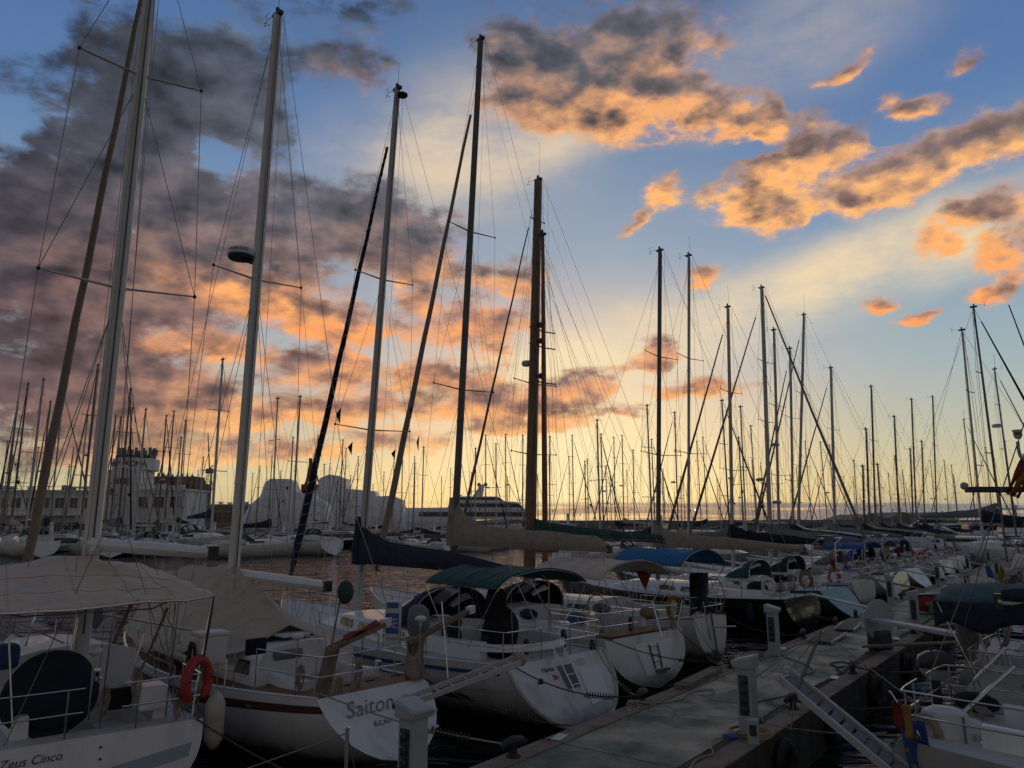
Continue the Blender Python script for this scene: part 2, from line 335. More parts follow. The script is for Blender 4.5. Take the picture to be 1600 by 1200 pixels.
# ---------------------------------------------------------------- mesh builder
class MB:
    def __init__(s): s.v = []; s.f = []
    def add(s, vs, fs):
        k = len(s.v); s.v += [tuple(p) for p in vs]; s.f += [tuple(i + k for i in f) for f in fs]; return s
    def box(s, c, d, rot=None, taper=1.):
        c = Vector(c); x, y, z = (k / 2 for k in d); t = taper
        vs = [Vector(p) for p in ((-x, -y, -z), (x, -y, -z), (x, y, -z), (-x, y, -z), (-x * t, -y * t, z), (x * t, -y * t, z), (x * t, y * t, z), (-x * t, y * t, z))]
        if rot is not None: vs = [rot @ p for p in vs]
        return s.add([c + p for p in vs], [(0, 3, 2, 1), (4, 5, 6, 7), (0, 1, 5, 4), (1, 2, 6, 5), (2, 3, 7, 6), (3, 0, 4, 7)])
    def beam(s, a, b, w, h, up=(0, 0, 1)):
        a, b = Vector(a), Vector(b); x = (b - a); l = x.length; x.normalize()
        y = Vector(up).cross(x)
        if y.length < 1e-4: y = Vector((0, 1, 0)).cross(x)
        y.normalize(); z = x.cross(y)
        return s.box((a + b) / 2, (l, w, h), Matrix((x, y, z)).transposed())
    def loft(s, rings, closed=True, cap0=True, cap1=True):
        k = len(s.v); n = len(rings[0])
        for r in rings: s.v += [tuple(p) for p in r]
        for i in range(len(rings) - 1):
            for j in range(n if closed else n - 1):
                a = k + i * n + j; b = k + i * n + (j + 1) % n
                s.f.append((a, b, b + n, a + n))
        if closed and cap0: s.f.append(tuple(k + j for j in reversed(range(n))))
        if closed and cap1: s.f.append(tuple(k + (len(rings) - 1) * n + j for j in range(n)))
        return s
    def tube(s, pts, r, n=6, cap=True, squash=1.):
        pts = [Vector(p) for p in pts]
        rr = r if isinstance(r, (list, tuple)) else [r] * len(pts)
        rings = []; prev = None
        for i, p in enumerate(pts):
            t = (pts[min(i + 1, len(pts) - 1)] - pts[max(i - 1, 0)])
            if t.length < 1e-9: t = Vector((0, 0, 1))
            t.normalize()
            if prev is None:
                q = Vector((0, 0, 1)) if abs(t.z) < .9 else Vector((1, 0, 0))
                prev = q.cross(t).normalized()
            a = (prev - t * prev.dot(t)).normalized(); prev = a; b = t.cross(a)
            rings.append([p + a * (math.cos(2 * math.pi * j / n) * rr[i]) + b * (math.sin(2 * math.pi * j / n) * rr[i] * squash) for j in range(n)])
        return s.loft(rings, True, cap, cap)
    def grid(s, fn, nu, nv):
        k = len(s.v)
        for i in range(nu + 1):
            for j in range(nv + 1): s.v.append(tuple(fn(i / nu, j / nv)))
        for i in range(nu):
            for j in range(nv):
                a = k + i * (nv + 1) + j; s.f.append((a, a + nv + 1, a + nv + 2, a + 1))
        return s
    def lathe(s, prof, c=(0, 0, 0), n=12, axis='z', cap=True):
        rings = []
        for r, h in prof:
            ring = []
            for j in range(n):
                a = 2 * math.pi * j / n; x, y = math.cos(a) * r, math.sin(a) * r
                p = (x, y, h) if axis == 'z' else (h, x, y) if axis == 'x' else (y, h, x)
                ring.append((c[0] + p[0], c[1] + p[1], c[2] + p[2]))
            rings.append(ring)
        return s.loft(rings, True, cap, cap)
    def ball(s, c, r, n=10, m=6, sq=(1, 1, 1)):
        c = Vector(c)
        return s.loft([[(c.x + math.cos(2 * math.pi * j / n) * math.sin(math.pi * (i + .02) / (m + .04)) * r * sq[0], c.y + math.sin(2 * math.pi * j / n) * math.sin(math.pi * (i + .02) / (m + .04)) * r * sq[1], c.z - math.cos(math.pi * (i + .02) / (m + .04)) * r * sq[2]) for j in range(n)] for i in range(m + 1)])
    def prism(s, poly, a, b):                       # poly: list of 3-D points, a -> b offset vectors
        a, b = Vector(a), Vector(b)
        return s.loft([[Vector(p) + a for p in poly], [Vector(p) + b for p in poly]])
    def mesh(s, name, m, smooth=False):
        me = bpy.data.meshes.new(name); me.from_pydata(s.v, [], s.f); me.materials.append(m)
        bm = bmesh.new(); bm.from_mesh(me); bmesh.ops.recalc_face_normals(bm, faces=bm.faces); bm.to_mesh(me); bm.free()
        if smooth:
            me.shade_smooth()
            try: me.set_sharp_from_angle(angle=R(38))
            except Exception: pass
        return me
    def build(s, name, m, parent=None, smooth=False, bevel=0., solid=0., **tags):
        o = bpy.data.objects.new(name, s.mesh(name, m, smooth)); col.objects.link(o)
        o.parent = parent
        if solid:
            md = o.modifiers.new('solid', 'SOLIDIFY'); md.thickness = solid; md.offset = 0
        if bevel:
            md = o.modifiers.new('bevel', 'BEVEL'); md.width = bevel; md.segments = 2; md.limit_method = 'ANGLE'
        for k, v in tags.items(): o[k] = v
        return o
def part(name, m, parent, mesh):
    o = bpy.data.objects.new(name, mesh); col.objects.link(o); o.parent = parent; return o
def thing(name, label, cat, loc=(0, 0, 0), rz=0., group=None, scale=None):
    o = bpy.data.objects.new(name, None); col.objects.link(o); o.empty_display_size = .2
    o.location = loc; o.rotation_euler = (0, 0, rz)
    if scale: o.scale = (scale,) * 3
    tag(o, label, cat, group); return o
def tag(o, label, cat, group=None):
    o['label'] = label; o['category'] = cat
    if group: o['group'] = group
    return o
KIDS = {}
def tree_of(root):
    kids = [o for o in col.objects if o.parent == root]
    return [(k, [g for g in col.objects if g.parent == k]) for k in kids]
def dup(root, tree, loc, rz, label, group=None, scale=1., swap=None):
    r = root.copy(); col.objects.link(r); r.location = loc; r.rotation_euler = (0, 0, rz); r.scale = (scale,) * 3
    r['label'] = label
    if group: r['group'] = group
    for k, gs in tree:
        c = k.copy(); col.objects.link(c); c.parent = r
        for g in gs:
            d = g.copy(); col.objects.link(d); d.parent = c
    return r
def arc(a, b, sag, n=8):
    a, b = Vector(a), Vector(b)
    return [a.lerp(b, i / n) - Vector((0, 0, sag * 4 * (i / n) * (1 - i / n))) for i in range(n + 1)]
def smoothpath(pts, k=4):
    pts = [Vector(p) for p in pts]; out = []
    for i in range(len(pts) - 1):
        p0 = pts[max(i - 1, 0)]; p1 = pts[i]; p2 = pts[i + 1]; p3 = pts[min(i + 2, len(pts) - 1)]
        for j in range(k):
            t = j / k
            out.append(.5 * ((2 * p1) + (p2 - p0) * t + (2 * p0 - 5 * p1 + 4 * p2 - p3) * t * t + (3 * p1 - p0 - 3 * p2 + p3) * t ** 3))
    out.append(pts[-1]); return out
def lettering(txt, size, m, parent, origin, right, up, shear=0., name='lettering', extrude=.0015, align='CENTER', spacing=1.):
    c = bpy.data.curves.new(name, 'FONT'); c.body = txt; c.size = size; c.extrude = extrude; c.shear = shear; c.align_x = align; c.space_character = spacing
    c.materials.append(m); c.resolution_u = 3
    o = bpy.data.objects.new(name, c); col.objects.link(o); o.parent = parent
    x = Vector(right).normalized(); y = Vector(up); y = (y - x * y.dot(x)).normalized(); z = x.cross(y)
    M = Matrix((x, y, z)).transposed().to_4x4(); M.translation = Vector(origin)
    me = bpy.data.meshes.new_from_object(o.evaluated_get(bpy.context.evaluated_depsgraph_get()))
    bpy.data.objects.remove(o); me.name = name
    o = bpy.data.objects.new(name, me); col.objects.link(o); o.parent = parent; o.matrix_local = M
    return o
def local(root):
    M = Matrix.Translation(root.location) @ root.rotation_euler.to_matrix().to_4x4(); I = M.inverted()
    return lambda p: I @ Vector(p)

# ---------------------------------------------------------------- sailing boats
class Hull:
    def __init__(h, L, B, tw=.75, fs=1.15, fm=1.05, fb=1.45, rk=.8, zt=.2, draft=-.4, k=2.3, bowrake=.9):
        h.L, h.B, h.tw, h.fs, h.fm, h.fb, h.rk, h.zt, h.draft, h.k, h.br = L, B, tw, fs, fm, fb, rk, zt, draft, k, bowrake
    def half(h, t):
        if t < .42: f = h.tw + (1 - h.tw) * math.sin(math.pi / 2 * t / .42)
        else: f = max(0, 1 - ((t - .42) / .58) ** 2.3)
        return f * h.B / 2
    def sheer(h, t):
        return h.fm + (h.fs - h.fm) * (1 - min(t / .5, 1)) ** 2 + (h.fb - h.fm) * max(0, (t - .3) / .7) ** 2
    def keel(h, t):
        a = h.zt + (h.draft - h.zt) * min(1, t / .3) ** .8
        if t > .7: a = h.draft + (h.sheer(1) * .35 - h.draft) * ((t - .7) / .3) ** 2.5
        return a
    def p(h, t, v, side):
        zb, zs = h.keel(t), h.sheer(t)
        z = zb + (zs - zb) * v
        y = h.half(t) * (1 - max(0, 1 - v) ** h.k) ** .62 if v > 0 else 0
        x = t * h.L - h.rk * (1 - v) * max(0, 1 - t / .22)
        if t > .75: x -= h.br * (1 - v) * ((t - .75) / .25) ** 2
        return Vector((x, side * y, z))
    def deck(h, x, y=0): return h.sheer(max(0, min(1, x / h.L))) - .02 + .05 * (1 - min(1, abs(y) / max(.05, h.half(max(0, min(1, x / h.L)))))) 
def hull_mesh(h, nt=18, nv=9):
    m = MB()
    for sd in (1, -1):
        m.grid(lambda a, b: h.p(a, b, sd), nt, nv)
    return m
def hull_band(h, v0, v1, t0, t1, off=.006, nt=16):
    m = MB()
    for sd in (1, -1):
        def q(a, b):
            p = h.p(t0 + (t1 - t0) * a, v0 + (v1 - v0) * b, sd); p.y += sd * off; return p
        m.grid(q, nt, 1)
    return m
def transom_mesh(h, nv=9):
    m = MB()
    m.grid(lambda a, b: h.p(0, b, 1).lerp(h.p(0, b, -1), a) + Vector((-.004, 0, 0)), 4, nv)
    return m
def transom_pt(h, yfrac, v, off=.01):
    """point on the transom: yfrac -1 port edge .. 1 starboard edge"""
    p = h.p(0, v, 1); zb, zs = h.keel(0), h.sheer(0)
    n = Vector((-(zs - zb), 0, h.rk)).normalized()
    return Vector((p.x, -yfrac * p.y, p.z)) + n * (off + .004)
def transom_up(h): return Vector((h.rk, 0, h.sheer(0) - h.keel(0))).normalized()
def deck_mesh(h, hole=None, nt=30):
    m = MB(); c0, c1, yc = hole or (9, 9, 0)
    ts = sorted(set([i / nt for i in range(nt)] + ([c0 / h.L, c1 / h.L] if hole else []) + [.985]))
    for a, b in zip(ts[:-1], ts[1:]):
        ya, yb = h.half(a) - .01, h.half(b) - .01
        for y0, y1 in ((-1, 'i'), ('i', 'o'), ('o', 1)):
            if hole and y0 == 'i' and a >= c0 / h.L - 1e-6 and b <= c1 / h.L + 1e-6: continue
            def pt(t, yy, k):
                if k == 'i': y = -min(yc, yy * .6) if hole else -yy * .5
                elif k == 'o': y = min(yc, yy * .6) if hole else yy * .5
                else: y = k * yy
                return (t * h.L, y, h.deck(t * h.L, y))
            m.add([pt(a, ya, y0), pt(b, yb, y0), pt(b, yb, y1), pt(a, ya, y1)], [(0, 1, 2, 3)])
    return m
def well_mesh(h, c0, c1, yc, depth=.75, seat=.42):
    z0 = h.deck(c0, yc); zf = z0 - depth; zs = z0 - depth + seat; ys = yc * .45; m = MB()
    pr = [(-yc, z0), (-yc, zs), (-ys, zs), (-ys, zf), (ys, zf), (ys, zs), (yc, zs), (yc, z0)]
    m.loft([[(c0, y, z) for y, z in pr], [(c1, y, z) for y, z in pr]], closed=False)
    for x in (c0, c1): m.add([(x, y, z) for y, z in pr], [(0, 1, 6, 7), (2, 3, 4, 5)])
    return m
def cabin_mesh(h, x0, x1, w0, w1, hh0, hh1, slope=.5, n=10):
    """coachroof lofted along the boat: rounded trapezoid sections"""
    m = MB(); rings = []
    for i in range(n + 1):
        s = i / n; x = x0 + (x1 - x0) * s
        w = w0 + (w1 - w0) * s; hh = hh0 + (hh1 - hh0) * s
        if s > .72: k = (s - .72) / .28; hh *= max(.04, 1 - k ** 1.6 * .96); 
        z = h.deck(x, w) - .03
        rings.append([(x, -w, z), (x, -w * .93, z + hh * .75), (x, -w * .84, z + hh * .95), (x, -w * .45, z + hh * 1.06), (x, 0, z + hh * 1.1), (x, w * .45, z + hh * 1.06), (x, w * .84, z + hh * .95), (x, w * .93, z + hh * .75), (x, w, z)])
    return m.loft(rings)
def spar(pts, ry, n=10, squash=.68):
    return MB().tube(pts, ry, n, True, squash)
def cover_mesh(a, b, hts, w=.15, seed=1, n=16):
    """stowed sail under a cover along a boom a->b; hts = [(s, height above boom)]"""
    a, b = Vector(a), Vector(b); rnd = random.Random(seed); ax = (b - a).normalized(); side = Vector((-ax.y, ax.x, 0)).normalized()
    rings = []
    for i in range(n + 1):
        s = i / n; p = a.lerp(b, s)
        for (s0, h0), (s1, h1) in zip(hts[:-1], hts[1:]):
            if s0 <= s <= s1: hh = h0 + (h1 - h0) * (s - s0) / (s1 - s0)
        hh *= 1 + rnd.uniform(-.05, .05); ww = w * (1 + rnd.uniform(-.12, .12)) * (1 - .45 * s)
        rings.append([p + side * (ww * y) + Vector((0, 0, z)) for y, z in ((-.55, -.1), (-1, .03), (-1.05, hh * .32), (-.7, hh * .7), (-.28, hh * .95), (0, hh), (.28, hh * .95), (.7, hh * .7), (1.05, hh * .32), (1, .03), (.55, -.1))])
    return MB().loft(rings)
def bimini(root, x0, x1, w, z, arch, m, name='bimini', hoops=3, deckz=1.2, drop=.14, roll=0., tilt=0., lab=None):
    def f(a, b):
        y = (b * 2 - 1); x = x0 + (x1 - x0) * a
        sag = -.05 * abs(math.sin(a * math.pi * (hoops - 1)))
        e = abs(y) ** 5
        return Vector((x, y * w, z + tilt * a + arch * (1 - y * y) + sag * (1 - y * y) - drop * e + .008 * math.sin(a * 23 + b * 17)))
    c = MB().grid(f, 14, 14).build(name, m, root, True, solid=.012)
    if lab: c['label'] = lab
    for a in (.25, .5, .75): MB().tube([f(a, k / 16) + Vector((0, 0, .008)) for k in range(17)], .007, 4).build('seam', m, c, True)
    ends = MB()
    xm = (x0 + x1) / 2
    for i in range(hoops):
        a = i / (hoops - 1)
        pts = [Vector((xm + (x0 + (x1 - x0) * a - xm) * .25, -w * .98, deckz))] + [f(a, k / 10) - Vector((0, 0, .03)) for k in range(11)] + [Vector((xm + (x0 + (x1 - x0) * a - xm) * .25, w * .98, deckz))]
        MB().tube(pts, .0125, 6).build('bimini_frame', STEEL, root, True)
    return c
def sprayhood(root, h, x0, x1, w, z0, ht, m):
    """folding hood: low front edge at x1, tall hoop at x0 (open aft)"""
    def f(a, b):
        ang = math.pi * b; u = a
        x = x0 + (x1 - x0) * u
        hh = ht * (1 - u ** 2.2 * .92); ww = w * (1 - .1 * u)
        return Vector((x, -math.cos(ang) * ww, z0 + hh * max(0, math.sin(ang)) ** .62))
    nu, nv = 10, 20; m_ = MB().grid(f, nu, nv); wn_ = [(3, 5), (6, 10), (10, 14), (15, 17)]
    m_.f = [q for k, q in enumerate(m_.f) if not (3 <= k // nv < 8 and any(a <= k % nv < b and not (b - a == 4 and k % nv == (b - 1 if a == 6 else a)) for a, b in wn_))]
    c = m_.build('sprayhood', m, root, True, solid=.012)
    for a0, b0 in ((3, 5), (6, 9), (11, 14), (15, 17)):
        MB().grid(lambda a, b: f((3 + 5 * a) / nu, (a0 + (b0 - a0) * b) / nv), 5, b0 - a0).build('clear_window', PVC, c, True)
    MB().tube([f(0, k / 14) for k in range(15)], .016, 6).build('hood_frame', STEEL, c, True)
    return c
def wheel(root, c, r, m=STEEL, lean=.15):
    c = Vector(c)
    w = MB().tube([c + Vector((lean * math.sin(a) * r, math.cos(a) * r, math.sin(a) * r)) for a in [2 * math.pi * k / 24 for k in range(25)]], .016, 6)
    o = w.build('steering_wheel', m, root, True)
    sp = MB()
    for k in range(5):
        a = 2 * math.pi * k / 5
        sp.tube([c, c + Vector((lean * math.sin(a) * r, math.cos(a) * r, math.sin(a) * r))], .008, 5)
    sp.build('spokes', m, o)
    return o
def wires(root, segs, r=.0055, name='shroud', m=WIRE):
    for s in segs: MB().tube(s, r, 4, False).build(name, m, root)
def pushpit(root, h, w_in=.06, ht=.62, x1=1.3, gap=False):
    zd = h.deck(0, h.half(0)) ; b = h.half(0) - w_in; b1 = h.half(x1 / h.L) - w_in
    for k, z in enumerate((ht, ht * .52)):
        pts = [(x1, b1, zd + z), (.25, b + .02, zd + z), (.06, b - .12, zd + z), (.03, .25, zd + z)]
        for sd in (1, -1):
            MB().tube(smoothpath([(x, sd * y, zz) for x, y, zz in (pts if gap else pts[:-1] + [(.03, 0, zd + z)])]), .0125, 6).build('pushpit_rail', STEEL, root, True)
    for sd in (1, -1):
        for x, y in ((x1, b1), (.12, b), (.03, .45)):
            MB().tube([(x, sd * y, zd - .03), (x, sd * y, zd + ht)], .0125, 6).build('pushpit_post', STEEL, root)
def lifelines(root, h, x0, x1, n=5, ht=.6):
    for sd in (1, -1):
        xs = [x0 + (x1 - x0) * i / n for i in range(n + 1)]
        tops = []
        for x in xs:
            y = sd * (h.half(x / h.L) - .05); z = h.deck(x, y)
            MB().tube([(x, y, z - .02), (x, y, z + ht)], .0115, 5).build('stanchion', STEEL, root); tops.append(Vector((x, y, z + ht)))
        MB().tube(tops, .005, 4).build('lifeline', WIRE, root)
        MB().tube([p - Vector((0, 0, ht * .48)) for p in tops], .005, 4).build('lifeline', WIRE, root)
def masthead(root_mast, top, k=1., vane=True, aerial=0.):
    t = Vector(top)
    MB().box(t + Vector((0, 0, .03)), (.34 * k, .13 * k, .09 * k)).build('masthead_fitting', PLAST, root_mast)
    MB().lathe([(.03, 0), (.05, .03), (.05, .14), (.02, .17)], t + Vector((.02, 0, .07)), 8).build('masthead_light', PLAST, root_mast, True)
    if vane:
        v = MB().tube([t + Vector((-.05, 0, .06)), t + Vector((.55 * k, 0, .12))], .008, 4)
        v.tube([t + Vector((.55 * k, 0, .0)), t + Vector((.55 * k, 0, .26))], .007, 4)
        for a in (0, 2.1, 4.2): v.ball(t + Vector((.55 * k + math.cos(a) * .06, math.sin(a) * .06, .0)), .022, 5, 3)
        v.tube([t + Vector((.40 * k, 0, .28)), t + Vector((.66 * k, 0, .28))], .006, 4)
        v.build('wind_vane', PLAST, root_mast)
    if aerial:
        MB().tube([t + Vector((-.1, .04, .05)), t + Vector((-.1, .04, aerial))], .007, 4).build('aerial', PLAST, root_mast)
def rig(root, h, ms, base_z, top, spreaders, m=ALU, r=.12, r_top=None, furl=None, furl_r=.055, furl_to=None, stay_frac=.97, chain=None, back=True, wire_r=.0055, spr_m=None, halyards=2, lazy=False, spiral=None, vane=True, aerial=0., stern_x=.05):
    """mast with spreaders, stays and shrouds. top = local point; spreaders = [(z, half length, sweep)]"""
    base = Vector((ms, 0, base_z)); top = Vector(top); r_top = r_top or r * .78
    P = lambda z: base.lerp(top, (z - base_z) / (top.z - base_z))
    mast = spar([base.lerp(top, i / 6) for i in range(7)], [r + (r_top - r) * i / 6 for i in range(7)]).build('mast', m, root, True)
    masthead(mast, top, vane=vane, aerial=aerial)
    for sd in (-1, 1):                                                   # sail track and conduit on the aft face
        pass
    MB().tube([base + Vector((-r * .98, 0, .9)), top + Vector((-r_top * .98, 0, -.1))], .014, 4).build('mast_track', PLAST, mast)
    bow = Vector((h.L - .25, 0, h.deck(h.L * .97) + .05))
    if furl_to is not None: bow = Vector(furl_to)
    hd = P(base_z + (top.z - base_z) * stay_frac) + Vector((r, 0, 0))
    wires(root, [[hd, bow]], wire_r, 'forestay')
    if furl:
        a = bow.lerp(hd, .045); b = bow.lerp(hd, .95); n = 14
        fs = MB().tube([a.lerp(b, i / n) + Vector((0, .012 * math.sin(i * 2.1), 0)) for i in range(n + 1)], [furl_r * (.6 if i == 0 else 1.15 - .75 * (i / n)) for i in range(n + 1)], 8).build('furled_genoa', furl, root, True)
        MB().lathe([(.05, 0), (.1, .02), (.1, .05), (.06, .07), (.06, .16), (.1, .18), (.1, .2), (.04, .22)], bow.lerp(hd, .03), 10).build('furler_drum', PLAST, fs, True)
        if spiral:
            turns = spiral[1]; ax = (b - a).normalized(); e1 = Vector((0, 1, 0)); e2 = ax.cross(e1)
            pts = []
            for i in range(turns * 8 + 1):
                s = i / (turns * 8); ang = i * math.pi / 4; rr = furl_r * (1.17 - .75 * s) + .004
                pts.append(a.lerp(b, s ** 1.35) + e1 * math.cos(ang) * rr + e2 * math.sin(ang) * rr)
            MB().tube(pts, .008, 4).build('spiral_line', spiral[0], fs)
    ch = chain or (h.half(ms / h.L) - .08)
    zc = h.deck(ms, ch)
    tips = []
    for z, hl, sw in spreaders:
        c = P(z); mid = []
        for sd in (1, -1):
            tip = c + Vector((-sw * hl, sd * hl, .04 * hl))
            MB().tube([c + Vector((0, sd * r * .5, 0)), tip], [.038, .022], 6, squash=.6).build('spreader', spr_m or m, mast, True)
            MB().ball(tip, .038, 6, 4).build('spreader_boot', PLAST, mast)
        tips.append((z, hl, sw))
    tips.sort()
    for sd in (1, -1):
        low = Vector((ms - .18, sd * ch, zc))
        path = [low] + [P(z) + Vector((-sw * hl, sd * hl, .04 * hl)) for z, hl, sw in tips] + [P(top.z - .12)]
        wires(root, [path], wire_r, 'cap_shroud')
        if tips:
            z, hl, sw = tips[0]
            wires(root, [[Vector((ms + .45, sd * ch, zc)), P(z - .1)], [Vector((ms - .6, sd * ch, zc)), P(z - .1)]], wire_r, 'lower_shroud')
        for (z0, h0, s0), (z1, h1, s1) in zip(tips[:-1], tips[1:]):
            wires(root, [[P(z0) + Vector((-s0 * h0, sd * h0, .04 * h0)), P(z1 - .1)]], wire_r, 'diagonal_shroud')
    if back:
        y = max(.2, h.half(0) - .25); sp = Vector((stern_x + 1.2, 0, base_z + 3.2)); tp = top + Vector((-.22, 0, 0))
        k = Vector((stern_x, 0, h.deck(0))).lerp(tp, .22)
        wires(root, [[tp, k], [k, (stern_x, y, h.deck(0))], [k, (stern_x, -y, h.deck(0))]], wire_r, 'backstay')
    for i in range(halyards):
        y = (-1) ** i * (.05 + .05 * i)
        wires(root, [arc(top + Vector((-.12 - .06 * i, y, -.15)), base + Vector((-.22 - .25 * i, y * 2.2, .3)), .02, 6)], wire_r * .8, 'halyard')
    return mast, P
def boom_set(root, a, b, r=.085, m=WSPAR, cover=None, hts=None, cw=.15, collar=None, topping=None, sheet=None, seed=1, lazyjacks=None):
    a, b = Vector(a), Vector(b)
    bo = MB().tube([a, a.lerp(b, .5), b], [r, r, r * .85], 10, squash=.8).build('boom', m, root, True)
    MB().box(b, (.1, .15, .2)).build('boom_end', PLAST, bo)
    if cover:
        ax = (b - a).normalized()
        cv = cover_mesh(a + ax * .1 + Vector((0, 0, .02)), b - ax * .05 + Vector((0, 0, .02)), hts or [(0, .75), (.25, .42), (1, .16)], cw, seed).build('sail_cover', cover, bo, True)
        if collar:
            MB().tube([a + Vector((.12, 0, -.1)), a + Vector((.1, 0, .35)), a + Vector((.1, 0, collar * .7)), a + Vector((.1, 0, collar))], [.24, .27, .2, .17], 10).build('mast_collar', cover, bo, True)
    if topping is not None: wires(root, [[b, Vector(topping)]], .004, 'topping_lift')
    if lazyjacks is not None:
        q = Vector(lazyjacks)
        wires(root, [[q, a.lerp(b, .35)], [q, a.lerp(b, .7)]], .0035, 'lazyjack')
    if sheet is not None:
        for d in (-.12, .12): wires(root, [[a.lerp(b, .8), Vector(sheet) + Vector((0, d, 0))]], .007, 'mainsheet', ROPE)
    return bo

# ================================================================ the setting: harbour water and the pier
def water_mat():
    m = bpy.data.materials.new('harbour_water'); m.use_nodes = True; nt = m.node_tree; b = nt.nodes['Principled BSDF']
    b.inputs['Base Color'].default_value = (.006, .010, .011, 1); b.inputs['Roughness'].default_value = .045; b.inputs['IOR'].default_value = 1.333
    tc = nt.nodes.new('ShaderNodeTexCoord'); mp = nt.nodes.new('ShaderNodeMapping'); nt.links.new(tc.outputs['Object'], mp.inputs[0])
    mp.inputs['Rotation'].default_value = (0, 0, R(12)); mp.inputs['Scale'].default_value = (.45, 1.35, 1)
    n1 = nt.nodes.new('ShaderNodeTexNoise'); n1.inputs['Scale'].default_value = .95; n1.inputs['Detail'].default_value = 3; n1.inputs['Roughness'].default_value = .55; n1.inputs['Distortion'].default_value = .6
    n2 = nt.nodes.new('ShaderNodeTexNoise'); n2.inputs['Scale'].default_value = .33; n2.inputs['Detail'].default_value = 2
    for n in (n1, n2): nt.links.new(mp.outputs[0], n.inputs['Vector'])
    a = nt.nodes.new('ShaderNodeMath'); a.operation = 'MULTIPLY_ADD'; a.inputs[1].default_value = 2.2
    nt.links.new(n2.outputs[0], a.inputs[0]); nt.links.new(n1.outputs[0], a.inputs[2])
    bp = nt.nodes.new('ShaderNodeBump'); bp.inputs['Strength'].default_value = 1.; bp.inputs['Distance'].default_value = .42
    nt.links.new(a.outputs[0], bp.inputs['Height']); nt.links.new(bp.outputs[0], b.inputs['Normal'])
    return m
MB().add([(-3500, -600, 0), (3500, -600, 0), (3500, 7000, 0), (-3500, 7000, 0)], [(0, 1, 2, 3)]).build('water', water_mat(), kind='structure')

QZ = .85
N0, N1, W0, W1 = 4.35, 7.1, -6., 112.
def paint_mat():
    m = bpy.data.materials.new('worn_green_deck_paint'); m.use_nodes = True; nt = m.node_tree; b = nt.nodes['Principled BSDF']
    tc = nt.nodes.new('ShaderNodeTexCoord')
    def noise(s, d, sc=(1, 1, 1)):
        mp = nt.nodes.new('ShaderNodeMapping'); mp.inputs['Scale'].default_value = sc; nt.links.new(tc.outputs['Object'], mp.inputs[0])
        n = nt.nodes.new('ShaderNodeTexNoise'); n.inputs['Scale'].default_value = s; n.inputs['Detail'].default_value = d; n.inputs['Roughness'].default_value = .65
        nt.links.new(mp.outputs[0], n.inputs['Vector']); return n.outputs[0]
    def rng(s, a, c, d0=0., d1=1.):
        r = nt.nodes.new('ShaderNodeMapRange'); r.interpolation_type = 'SMOOTHSTEP'
        for i, v in enumerate((a, c, d0, d1)): r.inputs[i + 1].default_value = v
        nt.links.new(s, r.inputs[0]); return r.outputs[0]
    def mix(f, a, c):
        x = nt.nodes.new('ShaderNodeMix'); x.data_type = 'RGBA'
        for s, k in ((f, 0), (a, 6), (c, 7)):
            if isinstance(s, tuple): x.inputs[k].default_value = (*s, 1)
            elif isinstance(s, float): x.inputs[k].default_value = s
            else: nt.links.new(s, x.inputs[k])
        return x.outputs[2]
    c = mix(rng(noise(.55, 5), .40, .62), (.115, .165, .112), (.36, .335, .26))
    c = mix(rng(noise(2.6, 6, (1, .35, 1)), .55, .72, 0, .8), c, (.36, .34, .29))
    c = mix(rng(noise(.9, 5), .54, .68, 0, .75), c, (.055, .06, .048))
    vo = nt.nodes.new('ShaderNodeTexVoronoi'); vo.feature = 'DISTANCE_TO_EDGE'; vo.inputs['Scale'].default_value = .42; wv = nt.nodes.new('ShaderNodeVectorMath'); wv.operation = 'MULTIPLY_ADD'; nz = nt.nodes.new('ShaderNodeTexNoise'); nz.inputs['Scale'].default_value = 1.7; nz.inputs['Detail'].default_value = 5
    nt.links.new(tc.outputs['Object'], nz.inputs['Vector']); nt.links.new(nz.outputs[1], wv.inputs[0]); wv.inputs[1].default_value = (1.1, 1.1, 0); nt.links.new(tc.outputs['Object'], wv.inputs[2]); nt.links.new(wv.outputs[0], vo.inputs['Vector'])
    ck = nt.nodes.new('ShaderNodeMath'); ck.operation = 'MULTIPLY'; nt.links.new(rng(vo.outputs[0], .004, .014, .8, 0), ck.inputs[0]); nt.links.new(rng(noise(.5, 2), .45, .55), ck.inputs[1])
    c = mix(ck.outputs[0], c, (.04, .04, .038))                # hairline cracks
    c = mix(rng(noise(7, 3), .66, .72, 0, .5), c, (.05, .05, .045))      # spots of oil and droppings
    nt.links.new(c, b.inputs['Base Color'])
    nt.links.new(rng(noise(1.3, 3), .3, .7, .45, .85), b.inputs['Roughness'])
    bp = nt.nodes.new('ShaderNodeBump'); bp.inputs['Strength'].default_value = .25; bp.inputs['Distance'].default_value = .02
    nt.links.new(noise(30, 4), bp.inputs['Height']); nt.links.new(bp.outputs[0], b.inputs['Normal'])
    return m
pr_ = thing('pier', 'long concrete pier with worn green walkway running between the moored boats', 'pier', (0, 0, 0), R(90 - 37.5)); del pr_['category']; del pr_['label']; pr_['kind'] = 'structure'
